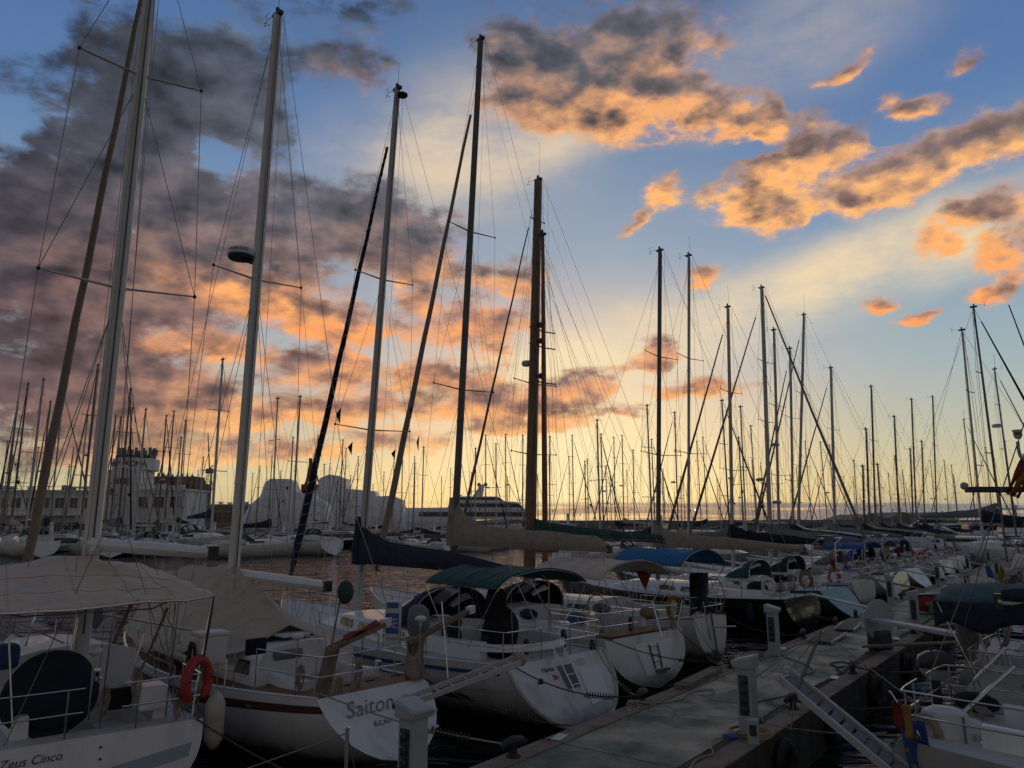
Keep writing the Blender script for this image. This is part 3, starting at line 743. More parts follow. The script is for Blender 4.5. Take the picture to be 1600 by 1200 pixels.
# local pier frame: x along, y to the left
wlk = paint_mat()
SIDE = mat('dark_quay_side', (.10, .09, .075), .9, c2=(.045, .048, .036), c2t=(.4, .62), vscale=1.6, bump=.5, bscale=12, streak=True)  # pier blocks toned darker than the kerb slabs, with still darker streaks
KERB = mat('brown_kerb', (.30, .235, .175), .9, c2=(.18, .145, .115), c2t=(.42, .66), vscale=2.2, bump=.4, bscale=40)
x = W0; k = 0
random.seed(3)
while x < W1:
    ln = 8.0
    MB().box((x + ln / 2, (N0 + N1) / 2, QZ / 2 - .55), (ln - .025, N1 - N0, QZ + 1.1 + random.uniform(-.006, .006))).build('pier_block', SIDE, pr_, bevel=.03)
    MB().box((x + ln / 2, (N0 + N1) / 2 + .06, QZ + .004), (ln - .03, N1 - N0 - .92, .012)).build('walkway_panel', wlk, pr_)
    for nn in (N1 - .21, N0 + .17):
        MB().box((x + ln / 2, nn, QZ + .012), (ln - .05, .36, .03)).build('kerb_slab', KERB, pr_, bevel=.008)
    x += ln; k += 1
for w in (9.5, 12.6, 15.4, 18.8, 22.4, 27.5, 33):                # tyres hung along the right face
    MB().tube([(w + math.sin(a) * .27, N0 - .09, QZ - .42 + math.cos(a) * .27) for a in [2 * math.pi * k / 18 for k in range(19)]], .095, 8).build('tyre_fender', RUB, pr_, True)
    MB().tube([(w, N0 - .05, QZ - .15), (w + .02, N0 + .05, QZ + .03)], .015, 5).build('tyre_chain', IRON, pr_)
MB().box((14.6, 5.75, QZ + .013), (1.15, .62, .014)).build('cover_plate', mat('cover_plate', (.22, .215, .19), .8, var=.25, vscale=6), pr_)
for w, n, a in ((10.2, 6.9, .2), (14.9, 6.98, -.1), (20.6, 6.85, .4), (17.5, 4.75, .1), (24.2, 4.8, .3)):      # painted berth plates
    MB().box((w, n, QZ + .034), (.34, .16, .008), Matrix.Rotation(a, 3, 'Z')).build('berth_plate', WPLAST, pr_)
PRZ = R(90 - 37.5)

def pedestal(w, n, label, flip=1, cable=False, h=1.18):
    t = thing('service_pedestal', label, 'pedestal', pier(w, n, QZ + .02), PRZ + (0 if flip > 0 else math.pi), 'service pedestals along the pier')
    MB().box((0, 0, h * .43), (.27, .23, h * .86)).build('pillar', GPLAST, t, bevel=.012)
    MB().loft([[(-.17, -.15, h * .86), (.17, -.15, h * .86), (.17, .15, h * .86), (-.17, .15, h * .86)], [(-.17, -.19, h * .93), (.17, -.19, h * .93), (.17, .16, h * 1.0), (-.17, .16, h * 1.0)], [(-.15, -.17, h * .955), (.15, -.17, h * .955), (.15, .15, h * 1.03), (-.15, .15, h * 1.03)]]).build('hood', GPLAST, t, bevel=.01)
    for s in (-1, 1):
        pn = MB().box((s * .139, 0, h * .52), (.012, .15, h * .5)).build('socket_panel', SOCK, t)
        for q in range(4):
            MB().lathe([(.052, 0), (.055, .03), (.03, .05)], (s * .142, 0, h * (.34 + .12 * q)), 10, 'x').build('socket', PLAST, pn) if s > 0 else MB().lathe([(.03, -.05), (.055, -.03), (.052, 0)], (s * .142, 0, h * (.34 + .12 * q)), 10, 'x').build('socket', PLAST, pn)
    MB().box((0, 0, .012), (.34, .3, .03)).build('base_plate', GPLAST, t)
    return t
pedestal(6.72, 6.62, 'grey service pedestal with dark socket panel beside the Saiton stern')
pedestal(19.6, 6.72, 'grey service pedestal on the boat-side edge, beyond the wooden planks')
pedestal(33.9, 6.8, 'grey service pedestal beyond the black hull, left edge of the pier')
pedestal(45.6, 6.8, 'grey service pedestal halfway along the left edge near a white box')
pedestal(57.6, 6.8, 'farther grey service pedestal on the left edge of the pier')
pedestal(70, 6.8, 'distant grey service pedestal near the far end, left edge')
pn = pedestal(12.1, 4.62, 'nearest grey service pedestal with coiled yellow cable at its foot', -1)
pedestal(26.6, 4.7, 'grey service pedestal standing behind the round grey disc', -1)
pedestal(39.4, 4.75, 'grey service pedestal beyond the red and yellow bundle', -1)
pedestal(52.5, 4.75, 'far grey service pedestal on the right edge of the pier', -1)
# coil of yellow cable and small meter box at the nearest pedestal
cb = thing('shore_power_cable', 'yellow shore power cable coiled round the foot of the nearest pedestal', 'cable', pier(12.1, 4.62, QZ + .03), PRZ)
pts = []
for i in range(64):
    a = i * .38; r = .30 + .05 * math.sin(i * .7); pts.append((math.cos(a) * r + .05, math.sin(a) * r, .02 + .014 * (i // 17) + .005 * math.sin(i)))
MB().tube(pts, .013, 5).build('coil', ORROPE, cb, True)
MB().tube(smoothpath([(-.3, .05, .02), (-.6, .3, .02), (-.95, .25, .02), (-1.3, .05, .02), (-1.7, .12, .02), (-2.4, .0, .02), (-3.2, .1, .02)]), .012, 5).build('lead', ORROPE, cb, True)
MB().tube([(-.32, .06, .03), (-.5, .22, .06)], [.035, .03], 8).build('plug', SIGNB, cb, True)
mbx = thing('meter_box', 'small grey meter box on the ground against the nearest pedestal', 'box', pier(11.75, 4.42, QZ + .02), PRZ + .3)
MB().box((0, 0, .17), (.2, .16, .34)).build('case', GPLAST, mbx, bevel=.01); MB().box((-.102, 0, .2), (.006, .1, .16)).build('cover', PLAST, mbx)

def walkway_line(label, pts, r, m, cat='rope', nm='loose_rope'):
    t = thing(nm, label, cat, pier(pts[0][0], pts[0][1], QZ + .03), PRZ)
    MB().tube(smoothpath([(a - pts[0][0], b - pts[0][1], .0) for a, b in pts]), r, 6).build('line', m, t, True); MB().tube([(0, 0, 0), (-.08, .02, .01)], r * 1.6, 6).build('end_fitting', PLAST, t)
walkway_line('green hose wandering across the walkway beyond the near pedestal', [(13.0, 4.7), (14.2, 5.3), (15.4, 5.0), (16.6, 5.6), (18.0, 5.3), (19.5, 6.5)], .016, GRNB, 'hose', 'water_hose')
walkway_line('dark rope end lying by the second right cleat', [(18.1, 4.7), (18.6, 5.0), (19.2, 4.8), (19.5, 5.1), (19.1, 5.25), (18.8, 5.05)], .018, DROPE)
walkway_line('pale rope tail lying near the wooden plank', [(13.0, 6.8), (13.6, 6.5), (14.3, 6.6), (14.8, 6.35), (14.4, 6.2)], .016, ROPE)
walkway_line('dark cable along the right kerb near the round disc', [(14.3, 4.75), (16.0, 4.85), (18.0, 4.8), (20.0, 4.9), (21.8, 4.95)], .012, PLAST, 'cable', 'shore_cable')
def cleat(p, rz, label):
    t = thing('mooring_cleat', label, 'cleat', p, rz, 'black mooring cleats on the pier edges')
    MB().lathe([(.11, 0), (.10, .02), (.06, .05), (.055, .14), (.07, .17)], (0, 0, 0), 10).build('stem', IRON, t, True)
    MB().tube([(-.24, 0, .16), (-.15, 0, .2), (0, 0, .215), (.15, 0, .2), (.24, 0, .16)], [.035, .055, .07, .055, .035], 8).build('horns', IRON, t, True)
    return t
CL = {'a': (9.0, 6.88), 'b': (12.9, 6.9), 'c': (17.2, 6.9), 'd': (22.6, 6.9), 'e': (26.0, 6.9), 'f': (28.6, 6.9), 'g': (14.2, 4.6), 'h': (18.2, 4.55), 'i': (25.6, 4.6), 'j': (31.5, 6.9), 'k': (36.5, 6.9)}
CLAB = {'a': 'black cleat hidden close to the Saiton stern', 'b': 'black cleat with pale rope knotted below it by the ladder transom', 'c': 'black cleat at the end of the wooden plank', 'd': 'black cleat just past the left-edge pedestal', 'e': 'black cleat beside the lying gangplank', 'f': 'black cleat at the far end of the lying gangplank',
        'g': 'nearest black cleat on the right edge with dark ropes', 'h': 'second black cleat on the right edge from the near pedestal', 'i': 'black cleat in front of the red bundle', 'j': 'black cleat by the black hull stern', 'k': 'black cleat by the grey-green hull stern'}
for k, (w, n) in CL.items(): cleat(pier(w, n, QZ + .028), PRZ + random.uniform(-.25, .25), CLAB[k])

def plank(w0, n0, w1, n1, wd, th, label, z=QZ + .03, m=WOOD):
    a, b = pier(w0, n0), pier(w1, n1); c = (a + b) / 2; d = b - a
    t = thing('wooden_plank', label, 'plank', (c.x, c.y, z), math.atan2(d.y, d.x))
    MB().box((0, 0, th / 2), (d.length, wd, th)).build('board', m, t, bevel=.01)
    for s in (-1, 1): MB().box((s * (d.length / 2 - .18), 0, th + .005), (.05, wd * .9, .01)).build('cross_strap', IRON, t)
plank(14.4, 6.85, 16.6, 7.0, .26, .10, 'long wooden plank on the pier edge below the ladder boats')
plank(17.6, 6.95, 19.2, 7.02, .34, .09, 'shorter dark wooden plank on the pier edge beside the pedestal')
def gangboard(w, n, ln, wd, rz, label):
    t = thing('gangplank', label, 'gangplank', pier(w, n, QZ + .03), PRZ + rz)
    for s in (-1, 1): MB().box((0, s * (wd / 2), .05), (ln, .045, .075)).build('side_rail', ALU, t, bevel=.008)
    for i in range(int(ln / .16)):
        MB().box((-ln / 2 + .1 + i * .16, 0, .05), (.125, wd - .05, .022)).build('slat', WOOD, t)
    for s in (-1, 1): MB().lathe([(.045, -.02), (.045, .02)], (ln / 2 - .03, s * wd / 2, .05), 8, 'y').build('wheel', RUB, t)
gangboard(23.0, 6.35, 2.1, .62, .06, 'wooden slat gangplank with metal rails lying on the pier')
gangboard(25.7, 6.45, 1.7, .55, .1, 'second slatted gangplank lying just beyond the first')

# ================================================================ the five near boats
def mast_s(tc, h, px, z=3.2):
    a = R(h); k = (px - 800) / FPX
    return (k * (tc[1] * cP + (z - CAM_Z) * sP) - tc[0]) / (math.sin(a) - k * cP * math.cos(a))
def boat_root(name, label, tc, h, group=None):
    return thing(name, label, 'sailboat', (tc[0], tc[1], 0), R(90 - h), group)
def shell(t, h, hull_m, hole=None, deck_m=DECKM, toe=True, boot=None):
    hull_mesh(h).build('hull', hull_m, t, True)
    transom_mesh(h).build('transom', hull_m, t, True)
    deck_mesh(h, hole).build('deck', deck_m, t, True)
    if hole: well_mesh(h, *hole).build('cockpit', GEL2, t)
    if toe:
        for sd in (1, -1):
            MB().tube([Vector((i / 20 * h.L * .985, sd * (h.half(i / 20 * .985) - .012), h.sheer(i / 20 * .985) + .012)) for i in range(21)], .022, 5).build('toe_rail', toe if toe is not True else ALU, t, True)
    if boot: hull_band(h, *boot[0]).build('hull_stripe', boot[1], t, True)
def coaming(t, h, c0, c1, yc, ht=.22, wd=.14, m=GEL):
    for sd in (1, -1):
        z = h.deck(c0, yc)
        MB().loft([[(x, sd * (yc + .005), zz - .02), (x, sd * (yc + .02), zz + ht), (x, sd * (yc + wd * .7), zz + ht * .95), (x, sd * (yc + wd), zz - .02)] for x, zz in ((c0, z), ((c0 + c1) / 2, h.deck((c0 + c1) / 2, yc)), (c1, h.deck(c1, yc) + .06))]).build('coaming', m, t, bevel=.02)
def winch(t, p, s=1.):
    MB().lathe([(.075 * s, 0), (.075 * s, .03), (.05 * s, .05), (.05 * s, .12), (.065 * s, .14), (.06 * s, .16)], p, 10).build('winch', STEEL, t, True)
def windows(t, h, cab, xs, z, hh, m=GLASS):
    """dark side windows set proud of the coachroof sides; cab = (x0,x1,w0,w1,h0,h1)"""
    x0, x1, w0, w1, h0, h1 = cab
    for a, b in xs:
        for sd in (1, -1):
            vs = []
            for x, k in ((a, z), (b, z), (b - .06, z + hh), (a + .04, z + hh)):
                s = (x - x0) / (x1 - x0); w = w0 + (w1 - w0) * s; zb = h.deck(x, w) - .03; ch = (h0 + (h1 - h0) * s) * .75
                y = w * (1 - .07 * min(1, (k) / ch)) + .012
                vs.append(Vector((x, sd * y, zb + k)))
            MB().prism(vs, (0, -sd * .012, 0), (0, sd * .006, 0)).build('window', m, t)
def antenna_dome(t, p, h=.0):
    p = Vector(p)
    a = MB().tube([p - Vector((0, 0, h)), p], .014, 6).build('antenna_pole', STEEL, t)
    MB().lathe([(.02, -.08), (.03, -.02), (.085, .0), (.1, .03), (.09, .065), (.04, .085)], p, 12).build('antenna_dome', WPLAST, a, True)

# ---- boat with the big beige canopy (ZEUS CINCO)
zt_ = at_z(158, 1147.5, 1.2); ZH = -40
Z = boat_root('sailboat', 'white sailboat lettered ZEUS CINCO under a large beige cockpit canopy', (zt_.x, zt_.y), ZH)
hz = Hull(9.6, 3.0, .93, 1.2, 1.1, 1.5, .22, .05, k=2.8); zl = local(Z)
shell(Z, hz, HULLW, (.45, 2.3, .78), toe=TEAK)
coaming(Z, hz, .5, 3.0, .8, .3, .22)
cab = (2.3, 6.6, 1.12, .8, .95, .7)
cabin_mesh(hz, *cab).build('coachroof', GEL, Z, True); windows(Z, hz, cab, ((2.7, 3.5), (3.7, 4.4), (4.6, 5.2)), .38, .26)
ms = mast_s(zt_, ZH, 136); mw = Z.matrix_basis @ Vector((ms, 0, 0)); D = mw.y
mast, PZ = rig(Z, hz, ms, hz.deck(ms) + .3, zl(at_y(247, -130, D)), [(at_y(213, 118, D).z, 1.05, .12), (at_y(180, 450, D).z, 1.25, .12)], WSPAR, .135, furl=TAN, furl_r=.10, stay_frac=.985, wire_r=.007, halyards=3)
boom_set(Z, zl(at_y(146, 850, D - .15)), zl(at_y(332, 864, D - 1.2)), .13, WSPAR)
MB().ball(zl(at_y(150, 860, D - .3)), .1, 10, 6).build('deck_floodlight', WPLAST, mast, True)
D = 13.9                                                   # depth the deck gear was measured from
# canopy from the stern hoop up to a ridge at the mast
q0 = zl(at_y(333, 929, D - 1.9)); q1 = zl(at_y(158, 941, D - 2.5)); rd = zl(at_y(110, 868, D - .6))
wq = abs(q0.y) + .02; zms = ms
def zcan(a, b):
    y = 2 * b - 1                                         # -1 starboard .. 1 port
    yy = -wq if y < 0 else wq * 1.55
    za = q1.z - (q1.z - q0.z) * abs(y) ** 2.2 - (.10 * y * y if y > 0 else 0)
    x = -.12 + min(rd.x + .3, zms - .02) * a
    top = (rd.z - q1.z) * (a ** .8)
    zr = za + top * ((1 - .62 * abs(y) ** 1.5) if y < 0 else (1 - .12 * y ** 2))
    f = .03 * math.sin(y * 8 + a * 6) * a + .022 * math.sin(a * 15 - y * 6) * (1 - abs(y) * .4) - .07 * math.sin(a * math.pi) * (1 - abs(y) * .6) + .012 * math.sin(a * 33 + y * 21)
    return Vector((x, abs(y) * yy * (1 - .10 * a), zr + f))
cn = MB().grid(zcan, 40, 40).build('canopy', BEIGE, Z, True, solid=.01, label='large sagging beige canopy')
MB().tube([Vector((.25, -wq * .97, 1.25)), Vector((-.05, -wq * 1.0, zcan(0, 0).z - .28))] + [zcan(0, k / 14) + Vector((0, 0, -.015)) for k in range(15)] + [Vector((-.05, wq * 1.55, zcan(0, 1).z - .28)), Vector((.25, wq * 1.1, 1.25))], .021, 8).build('canopy_hoop', STEEL, cn, True)
for b in (.2, .4, .6, .8): MB().tube([zcan(k / 16, b) + Vector((0, 0, .008)) for k in range(17)], .008, 4).build('seam', BEIGE2, cn, True)
for a in (.28, .62): MB().tube([zcan(a, k / 20) + Vector((0, 0, .008)) for k in range(21)], .008, 4).build('seam', BEIGE2, cn, True)
MB().tube([zcan(.35, 0) + Vector((0, 0, -.02)), zcan(.35, .25) + Vector((0, 0, -.35)), zcan(.35, .75) + Vector((0, 0, -.35)), zcan(.35, 1) + Vector((0, 0, -.02))], .014, 6).build('canopy_bar', STEEL, cn, True)
for b in (.18, .5, .82):
    p = zcan(.02, b); MB().tube([p, Vector((.15, p.y, 1.25))], .012, 6).build('canopy_pole', STEEL, cn)
for k in range(9): MB().tube([zcan(0, .06 + k * .11) + Vector((-.02, 0, .02)), zcan(0, .06 + k * .11) + Vector((.0, .015, -.06))], .008, 4).build('lashing', ROPE, cn)
pushpit(Z, hz, .05, .66, 1.1, gap=True)
lifelines(Z, hz, 1.6, 8.2, 5)
# covered wheel and pedestal
cw = zl(at_y(80, 1078, D - 2.3)); cw.x = max(cw.x, .75)
def wcov(a, b):
    ang = 2 * math.pi * b; rr = math.sin(math.pi * a) ** .45
    y, z = math.sin(ang), math.cos(ang)
    w = .62 * (1 + .05 * math.sin(3 * ang + a * 4)) * (1.0 if z > 0 else 1.04)
    return Vector((cw.x + (a - .5) * .5 * (1.2 if z < 0 else .8), cw.y + y * rr * w, cw.z + z * rr * (.56 if z > 0 else .68)))
MB().grid(wcov, 10, 24).build('wheel_cover', NAVY, Z, True, label='dark navy cover over the steering wheel')
MB().box((cw.x, cw.y, .95), (.34, .5, .5)).build('pedestal_base', PLAST, Z)
MB().box(zl(at_y(235, 1085, D - 1.6)), (.7, .5, .34), taper=.8).build('cockpit_locker', GEL, Z, bevel=.05)
MB().box(zl(at_y(192, 1090, D - 1.7)), (.1, .42, .3)).build('companionway', BLACKC, Z)
antenna_dome(Z, zl(at_y(148, 1022, D - 2.5)), .9)
winch(Z, zl(at_y(150, 1063, D - 2.4)))
MB().tube([zl(at_y(14, 1000, D - 2.7)), zl(at_y(22, 1195, D - 2.9))], .014, 6).build('flag_staff', STEEL, Z)
MB().box(zl(at_y(2, 1026, D - 2.4)), (.3, .45, .36)).build('blue_cushion', ROYAL, Z, bevel=.08)
lettering('Zeus Cinco', .155, INK, Z, transom_pt(hz, -.60, .80), (0, -1, 0), transom_up(hz), .25, 'boat_name')
for q in range(5):
    MB().lathe([(.016, -.01), (.016, .0)], transom_pt(hz, .0, .86 - .13 * q), 8, 'x').build('bolt', IRON, Z)
MB().add([transom_pt(hz, y, v, .006) for y, v in ((.12, .62), (.90, .74), (.90, .58), (.12, .46))], [(0, 1, 2, 3)]).build('transom_stripe', mat('pale_blue_stripe', (.34, .42, .50), .4), Z)
def rope_hank(root, p, m=ROPE, k=1.):
    p = Vector(p); MB().tube([p + Vector((.035 * math.sin(i * 1.7), (.045 + .02 * math.sin(i * .31)) * math.sin(i * .7) + .02 * math.sin(i * .13), -.2 + (.2 + .03 * math.sin(i * .9)) * math.cos(i * .7))) for i in range(48)], .011, 5).build('rope_hank', m, root, True)
for q0_, q1_, r_, m_ in (((205, 945), (178, 1005), .03, WOOD), ((262, 950), (215, 1060), .022, WOOD), ((225, 990), (190, 1110), .012, STEEL), ((160, 960), (300, 985), .012, STEEL), ((32, 975), (100, 1005), .012, ROPE), ((55, 960), (40, 1010), .014, STEEL), ((122, 965), (112, 1015), .014, STEEL), ((330, 940), (300, 1118), .018, STEEL), ((248, 940), (285, 1010), .008, ROPE), ((275, 945), (262, 1030), .008, ROPE)):
    MB().tube([zl(at_y(*q0_, D - 1.4)), zl(at_y(*q1_, D - 1.7))], r_, 6).build('cockpit_pole' if r_ > .01 else 'control_line', m_, Z)
MB().prism([zl(at_y(px, py, D - .9)) for px, py in ((120, 948), (160, 942), (162, 968), (150, 985), (128, 970))], (0, 0, 0), (.02, 0, 0)).build('weather_cloth', GREYC, Z)
for px, py in ((70, 1045), (165, 1075), (280, 1080), (215, 1045)): rope_hank(Z, zl(at_y(px, py, D - 1.9)))
rope_hank(Z, zl(at_y(300, 1005, D - 1.7)), DROPE)
# horseshoe lifebuoy and white box on the quarter rail
lb = thing('lifebuoy', 'red horseshoe lifebuoy hanging on the stern rail under the canopy corner', 'lifebuoy', at_y(308, 1064, D - 1.75), R(66), scale=.88)
pts = [Vector((math.sin(a) * .25, 0, math.cos(a) * .36)) for a in [-2.55 + 5.1 * k / 20 for k in range(21)]]
MB().tube(pts, [.055] + [.088] * 19 + [.055], 10).build('foam_ring', LIFE, lb, True)
for k in (4, 16): MB().tube([pts[k] + Vector((0, -.1, .02)), pts[k] + Vector((0, .1, -.02))], .02, 5).build('strap', BLACKC, lb)
MB().tube(arc((-.2, .05, .1), (.2, .05, .1), .3), .012, 5).build('lanyard', ROPE, lb)
bx = thing('storage_box', 'pale plastic box clamped to the rail beside the red lifebuoy', 'box', at_y(325, 1040, D - 1.3), R(40))
MB().box((0, 0, .24), (.46, .34, .46)).build('case', WPLAST, bx, bevel=.04); MB().box((0, 0, .5), (.49, .37, .07)).build('lid', WPLAST, bx, bevel=.02); MB().tube([(-.1, -.18, .3), (-.1, -.2, -.3)], .014, 5).build('clamp', STEEL, bx)

# ---- Saiton
SH = -48; st = Vector((-2.35, 13.45, 0))
S = boat_root('sailboat', 'white sailboat lettered Saiton with maroon hull band and beige deck tent', (st.x, st.y), SH); hs = Hull(10.2, 3.1, .74, 1.36, 1.2, 1.65, .95, .38, k=2.4); sl_ = local(S)
shell(S, hs, HULLW, (.95, 2.0, .62), deck_m=TEAK, toe=GEL, boot=((.80, .90, .0, .93), BRSTR))
coaming(S, hs, .9, 2.2, .66, .16, .2)
lettering('continental', .09, mat('pale_lettering', (.35, .33, .30), .5), S, hs.p(.17, .83, 1) + Vector((0, .016, 0)), (1, -.12, 0), (0, .25, 1), .2, 'model_name').rotation_euler.rotate_axis('Y', math.pi)
cab = (2.0, 7.2, 1.08, .75, .66, .42)
cabin_mesh(hs, *cab).build('coachroof', GEL, S, True); windows(S, hs, cab, ((2.35, 2.9), (4.2, 4.9), (5.2, 5.8)), .2, .24)
MB().box((2.02, 0, hs.deck(2) + .28), (.03, .6, .5)).build('companionway', PLAST, S)
MB().box((2.7, 0, hs.deck(2.7) + .72), (.55, .6, .05)).build('hatch', DECKM, S, bevel=.02)
ms = mast_s(st, SH, 364); D2 = (S.matrix_basis @ Vector((ms, 0, 0))).y
mast, PS = rig(S, hs, ms, hs.deck(ms) + .4, sl_(at_y(434, 24, D2)), [(at_y(408, 437, D2).z, 1.12, .1)], WSPAR, .14, .125, furl=None, wire_r=.007, halyards=3, aerial=1.2)
boom_set(S, sl_(at_y(376, 897, D2)), Vector((ms - 3.6, 0, at_y(376, 897, D2).z - .06)), .135, WSPAR, topping=sl_(at_y(436, 40, D2)), sheet=(1.2, 0, hs.deck(1.2)))
# radar dome above the spreaders
rp = sl_(at_y(378, 397, D2 - .15)) ; rp.y += .02
rdm = MB().lathe([(.02, -.11), (.26, -.105), (.31, -.06), (.31, .0), (.31, .06), (.27, .11), (.1, .125), (.0, .127)], rp, 24).build('radar_dome', WPLAST, mast, True)
MB().lathe([(.28, -.125), (.312, -.075), (.313, -.055)], rp, 24).build('dome_base', SOCK, rdm, True)
MB().beam(rp + Vector((.0, 0, -.13)), PS(rp.z - .2), .1, .06).build('radar_bracket', PLAST, rdm)
to_cam = (sl_((0, 0, CAM_Z)) - rp); to_cam.z = 0; to_cam.normalize(); rt = Vector((-to_cam.y, to_cam.x, 0))
for i, ch in enumerate('FURUNO'):
    a = (i - 2.5) * .24 - .25; nrm_ = to_cam * math.cos(a) + rt * math.sin(a)
    lettering(ch, .105, SIGNB, rdm, rp + nrm_ * .314 + Vector((0, 0, .0)), Vector((0, 0, 1)).cross(nrm_), (0, 0, 1), 0, 'letter')
# deck tent
def tent(a, b):
    x = ms + 3.6 - 6.0 * a; y = 2 * b - 1
    ridge = 2.95 + .25 * min(1, a / .5) - .05 * math.sin(a * 18) if a < .62 else 3.15 - 1.0 * ((a - .62) / .38) ** 1.25
    bot = 1.62 + .08 * math.sin(a * 9) + .22 * max(0, a - .6)
    w = min(1.55, hs.half(min(.97, x / hs.L)) + .03)
    fold = .05 * math.sin(a * 21 + 2 * abs(y)) * abs(y) * (1.2 - abs(y)) + .03 * math.sin(a * 47 + y * 5) * abs(y)
    z = ridge - (ridge - bot) * abs(y) ** 1.1 - .12 * math.sin(math.pi * abs(y)) + fold
    return Vector((x + .05 * math.sin(y * 6), y * w, z))
tn = MB().grid(tent, 60, 30).build('deck_tent', BEIGE2, S, True, solid=.01, label='beige canvas tent over the deck')
for a in (.2, .4, .6, .8): MB().tube([tent(a, k / 20) + Vector((0, 0, .008)) for k in range(21)], .009, 4).build('seam', BEIGE, tn, True)
pushpit(S, hs, .05, .64, 1.6); lifelines(S, hs, 2.2, 9.3, 5)
antenna_dome(S, sl_(at_y(465, 998, 13.2)), 1.0); winch(S, (1.0, .85, hs.deck(1, .85) + .12)); winch(S, (1.0, -.85, hs.deck(1, .85) + .12))
MB().lathe([(.0, -.26), (.085, -.25), (.085, .25), (.0, .26)], sl_(at_y(450, 1022, 13.6)), 12, 'y').build('rope_roll', GREYC, S, True)
MB().box(sl_(at_y(400, 1010, 13.7)), (.06, .4, .28)).build('stern_bag', BLACKC, S, bevel=.05)
antenna_dome(S, sl_(at_y(657, 970, 13.6)), .95)
MB().tube([sl_(at_y(533, 928, 14.5)), sl_(at_y(505, 1082, 12.9))], .016, 6).build('backstay_pole', PLAST, S)
MB().ball(sl_(at_y(540, 925, 14.5)), .2, 10, 6, (.8, .8, 1.1)).build('bagged_fender', GREENC, S, True)
lettering('Saiton', .40, mat('grey_script', (.25, .25, .26), .5), S, transom_pt(hs, -.26, .68), (0, -1, 0), transom_up(hs), .45, 'boat_name')
lettering('R.C.N.P.', .115, INK, S, transom_pt(hs, -.14, .51), (0, -1, 0), transom_up(hs), .2, 'home_port')
# boarding steps moulded into the starboard half of the transom
for k, v in enumerate((.78, .56, .34)):
    p = transom_pt(hs, .72, v, -.02); MB().box(p + Vector((-.03 + .02 * k, 0, 0)), (.26, .46, .07)).build('boarding_step', GEL2, S, bevel=.03)
MB().tube([transom_pt(hs, .44, .82), transom_pt(hs, .44, .80, .07), transom_pt(hs, .46, .60, .07), transom_pt(hs, .46, .58)], .013, 6).build('grab_handle', STEEL, S, True)
for y in (-.55, .0, .5): MB().tube([(.12, y - .09, 1.46), (.12, y + .09, 1.46)], .016, 5).build('deck_cleat', PLAST, S)
for px, py, dd in ((470, 1040, 13.3), (560, 1035, 13.6), (640, 1045, 14.2), (530, 1060, 13.0)): rope_hank(S, sl_(at_y(px, py, dd)), ROPE)
for q0_, q1_ in (((515, 935), (510, 1075)), ((690, 940), (700, 1060)), ((355, 1030), (350, 1075))): MB().tube([sl_(at_y(*q0_, 13.6)), sl_(at_y(*q1_, 13.3))], .012, 6).build('rail_pole', STEEL, S)
def folding_plank(root, lc, base, knee, tip, cloth, wd=.3):
    a, b, c = lc(base), lc(knee), lc(tip)
    o = MB().beam(a, b, .14, .2, (0, 1, 0)).build('boarding_plank', WOOD, root, bevel=.01)
    ax = (c - b).normalized(); sd = ax.cross(Vector((0, 0, 1))).normalized()
    for s in (-1, 1): MB().beam(b + sd * s * wd * .45 - ax * .1, c + sd * s * wd * .45, .05, .07).build('plank_rail', WOOD, o)
    for k in range(9): MB().beam(b.lerp(c, k / 9 + .05) - sd * wd * .42, b.lerp(c, k / 9 + .05) + sd * wd * .42, .1, .02).build('plank_slat', WOOD, o)
    if cloth: MB().grid(lambda u, v: b.lerp(c, .22 + .66 * u) + sd * wd * (v - .5) * 1.0 + Vector((0, 0, .06 + .03 * math.sin(u * 8 + v * 5))), 8, 4).build('red_cloth', REDC, o, True, solid=.02)
    MB().box(c + ax * .03, (.1, .3, .13), Matrix.Rotation(.5, 3, 'Z')).build('end_cap', WPLAST, o)
folding_plank(S, sl_, at_y(503, 1083, 12.9), at_y(520, 1012, 13.0), at_y(600, 974, 13.3), True)
folding_plank(S, sl_, at_y(655, 1058, 14.2), at_y(648, 1000, 14.2), at_y(733, 954, 14.3), False)
MB().grid(lambda a, b: sl_(at_y(650 + (b - .5) * 26 + 3 * math.sin(a * 7), 995 + 66 * a, 14.1)) + Vector((.09 * math.sin(b * math.pi * 2 + a * 3), .06 * math.cos(b * 5 + a * 6), 0)), 8, 8).build('crumpled_canvas', TAN, S, True, solid=.02)
om = thing('outboard_motor', 'outboard motor under a grey canvas hood on the rail between Saiton and its neighbour', 'outboard', at_y(655, 985, 14.6), R(140))
MB().loft([[(math.cos(t) * .24 * k + .02, math.sin(t) * .17 * k, z) for t in [2 * math.pi * j / 12 for j in range(12)]] for k, z in ((.85, -.1), (1.0, 0), (1.05, .2), (.9, .38), (.45, .46))]).build('cowl_cover', GREYC, om, True)
MB().box((0, 0, -.42), (.16, .12, .7)).build('leg', PLAST, om, bevel=.03); MB().box((-.02, 0, -.8), (.3, .05, .2)).build('skeg', PLAST, om)
sg = thing('rail_sign', 'white and blue board with large S lettering tied to the stern rail', 'sign', at_y(613, 1014, 14.4), R(-8))
MB().box((0, 0, .43), (.3, .1, .86)).build('board', WPLAST, sg, bevel=.02); MB().box((0, -.055, .46), (.25, .006, .36)).build('blue_panel', SIGNB, sg); MB().box((0, -.055, .78), (.22, .006, .1)).build('blue_band', SIGNB, sg)
lettering('SE', .24, WPLAST, sg, (0, -.062, .38), (1, 0, 0), (0, 0, 1)); lettering('VENDE', .07, SIGNB, sg, (0, -.052, .16), (1, 0, 0), (0, 0, 1))
ld = thing('boarding_ladder', 'aluminium ladder gangway slung out from the Saiton stern', 'ladder', at_y(624, 1106, 13.0), 0)
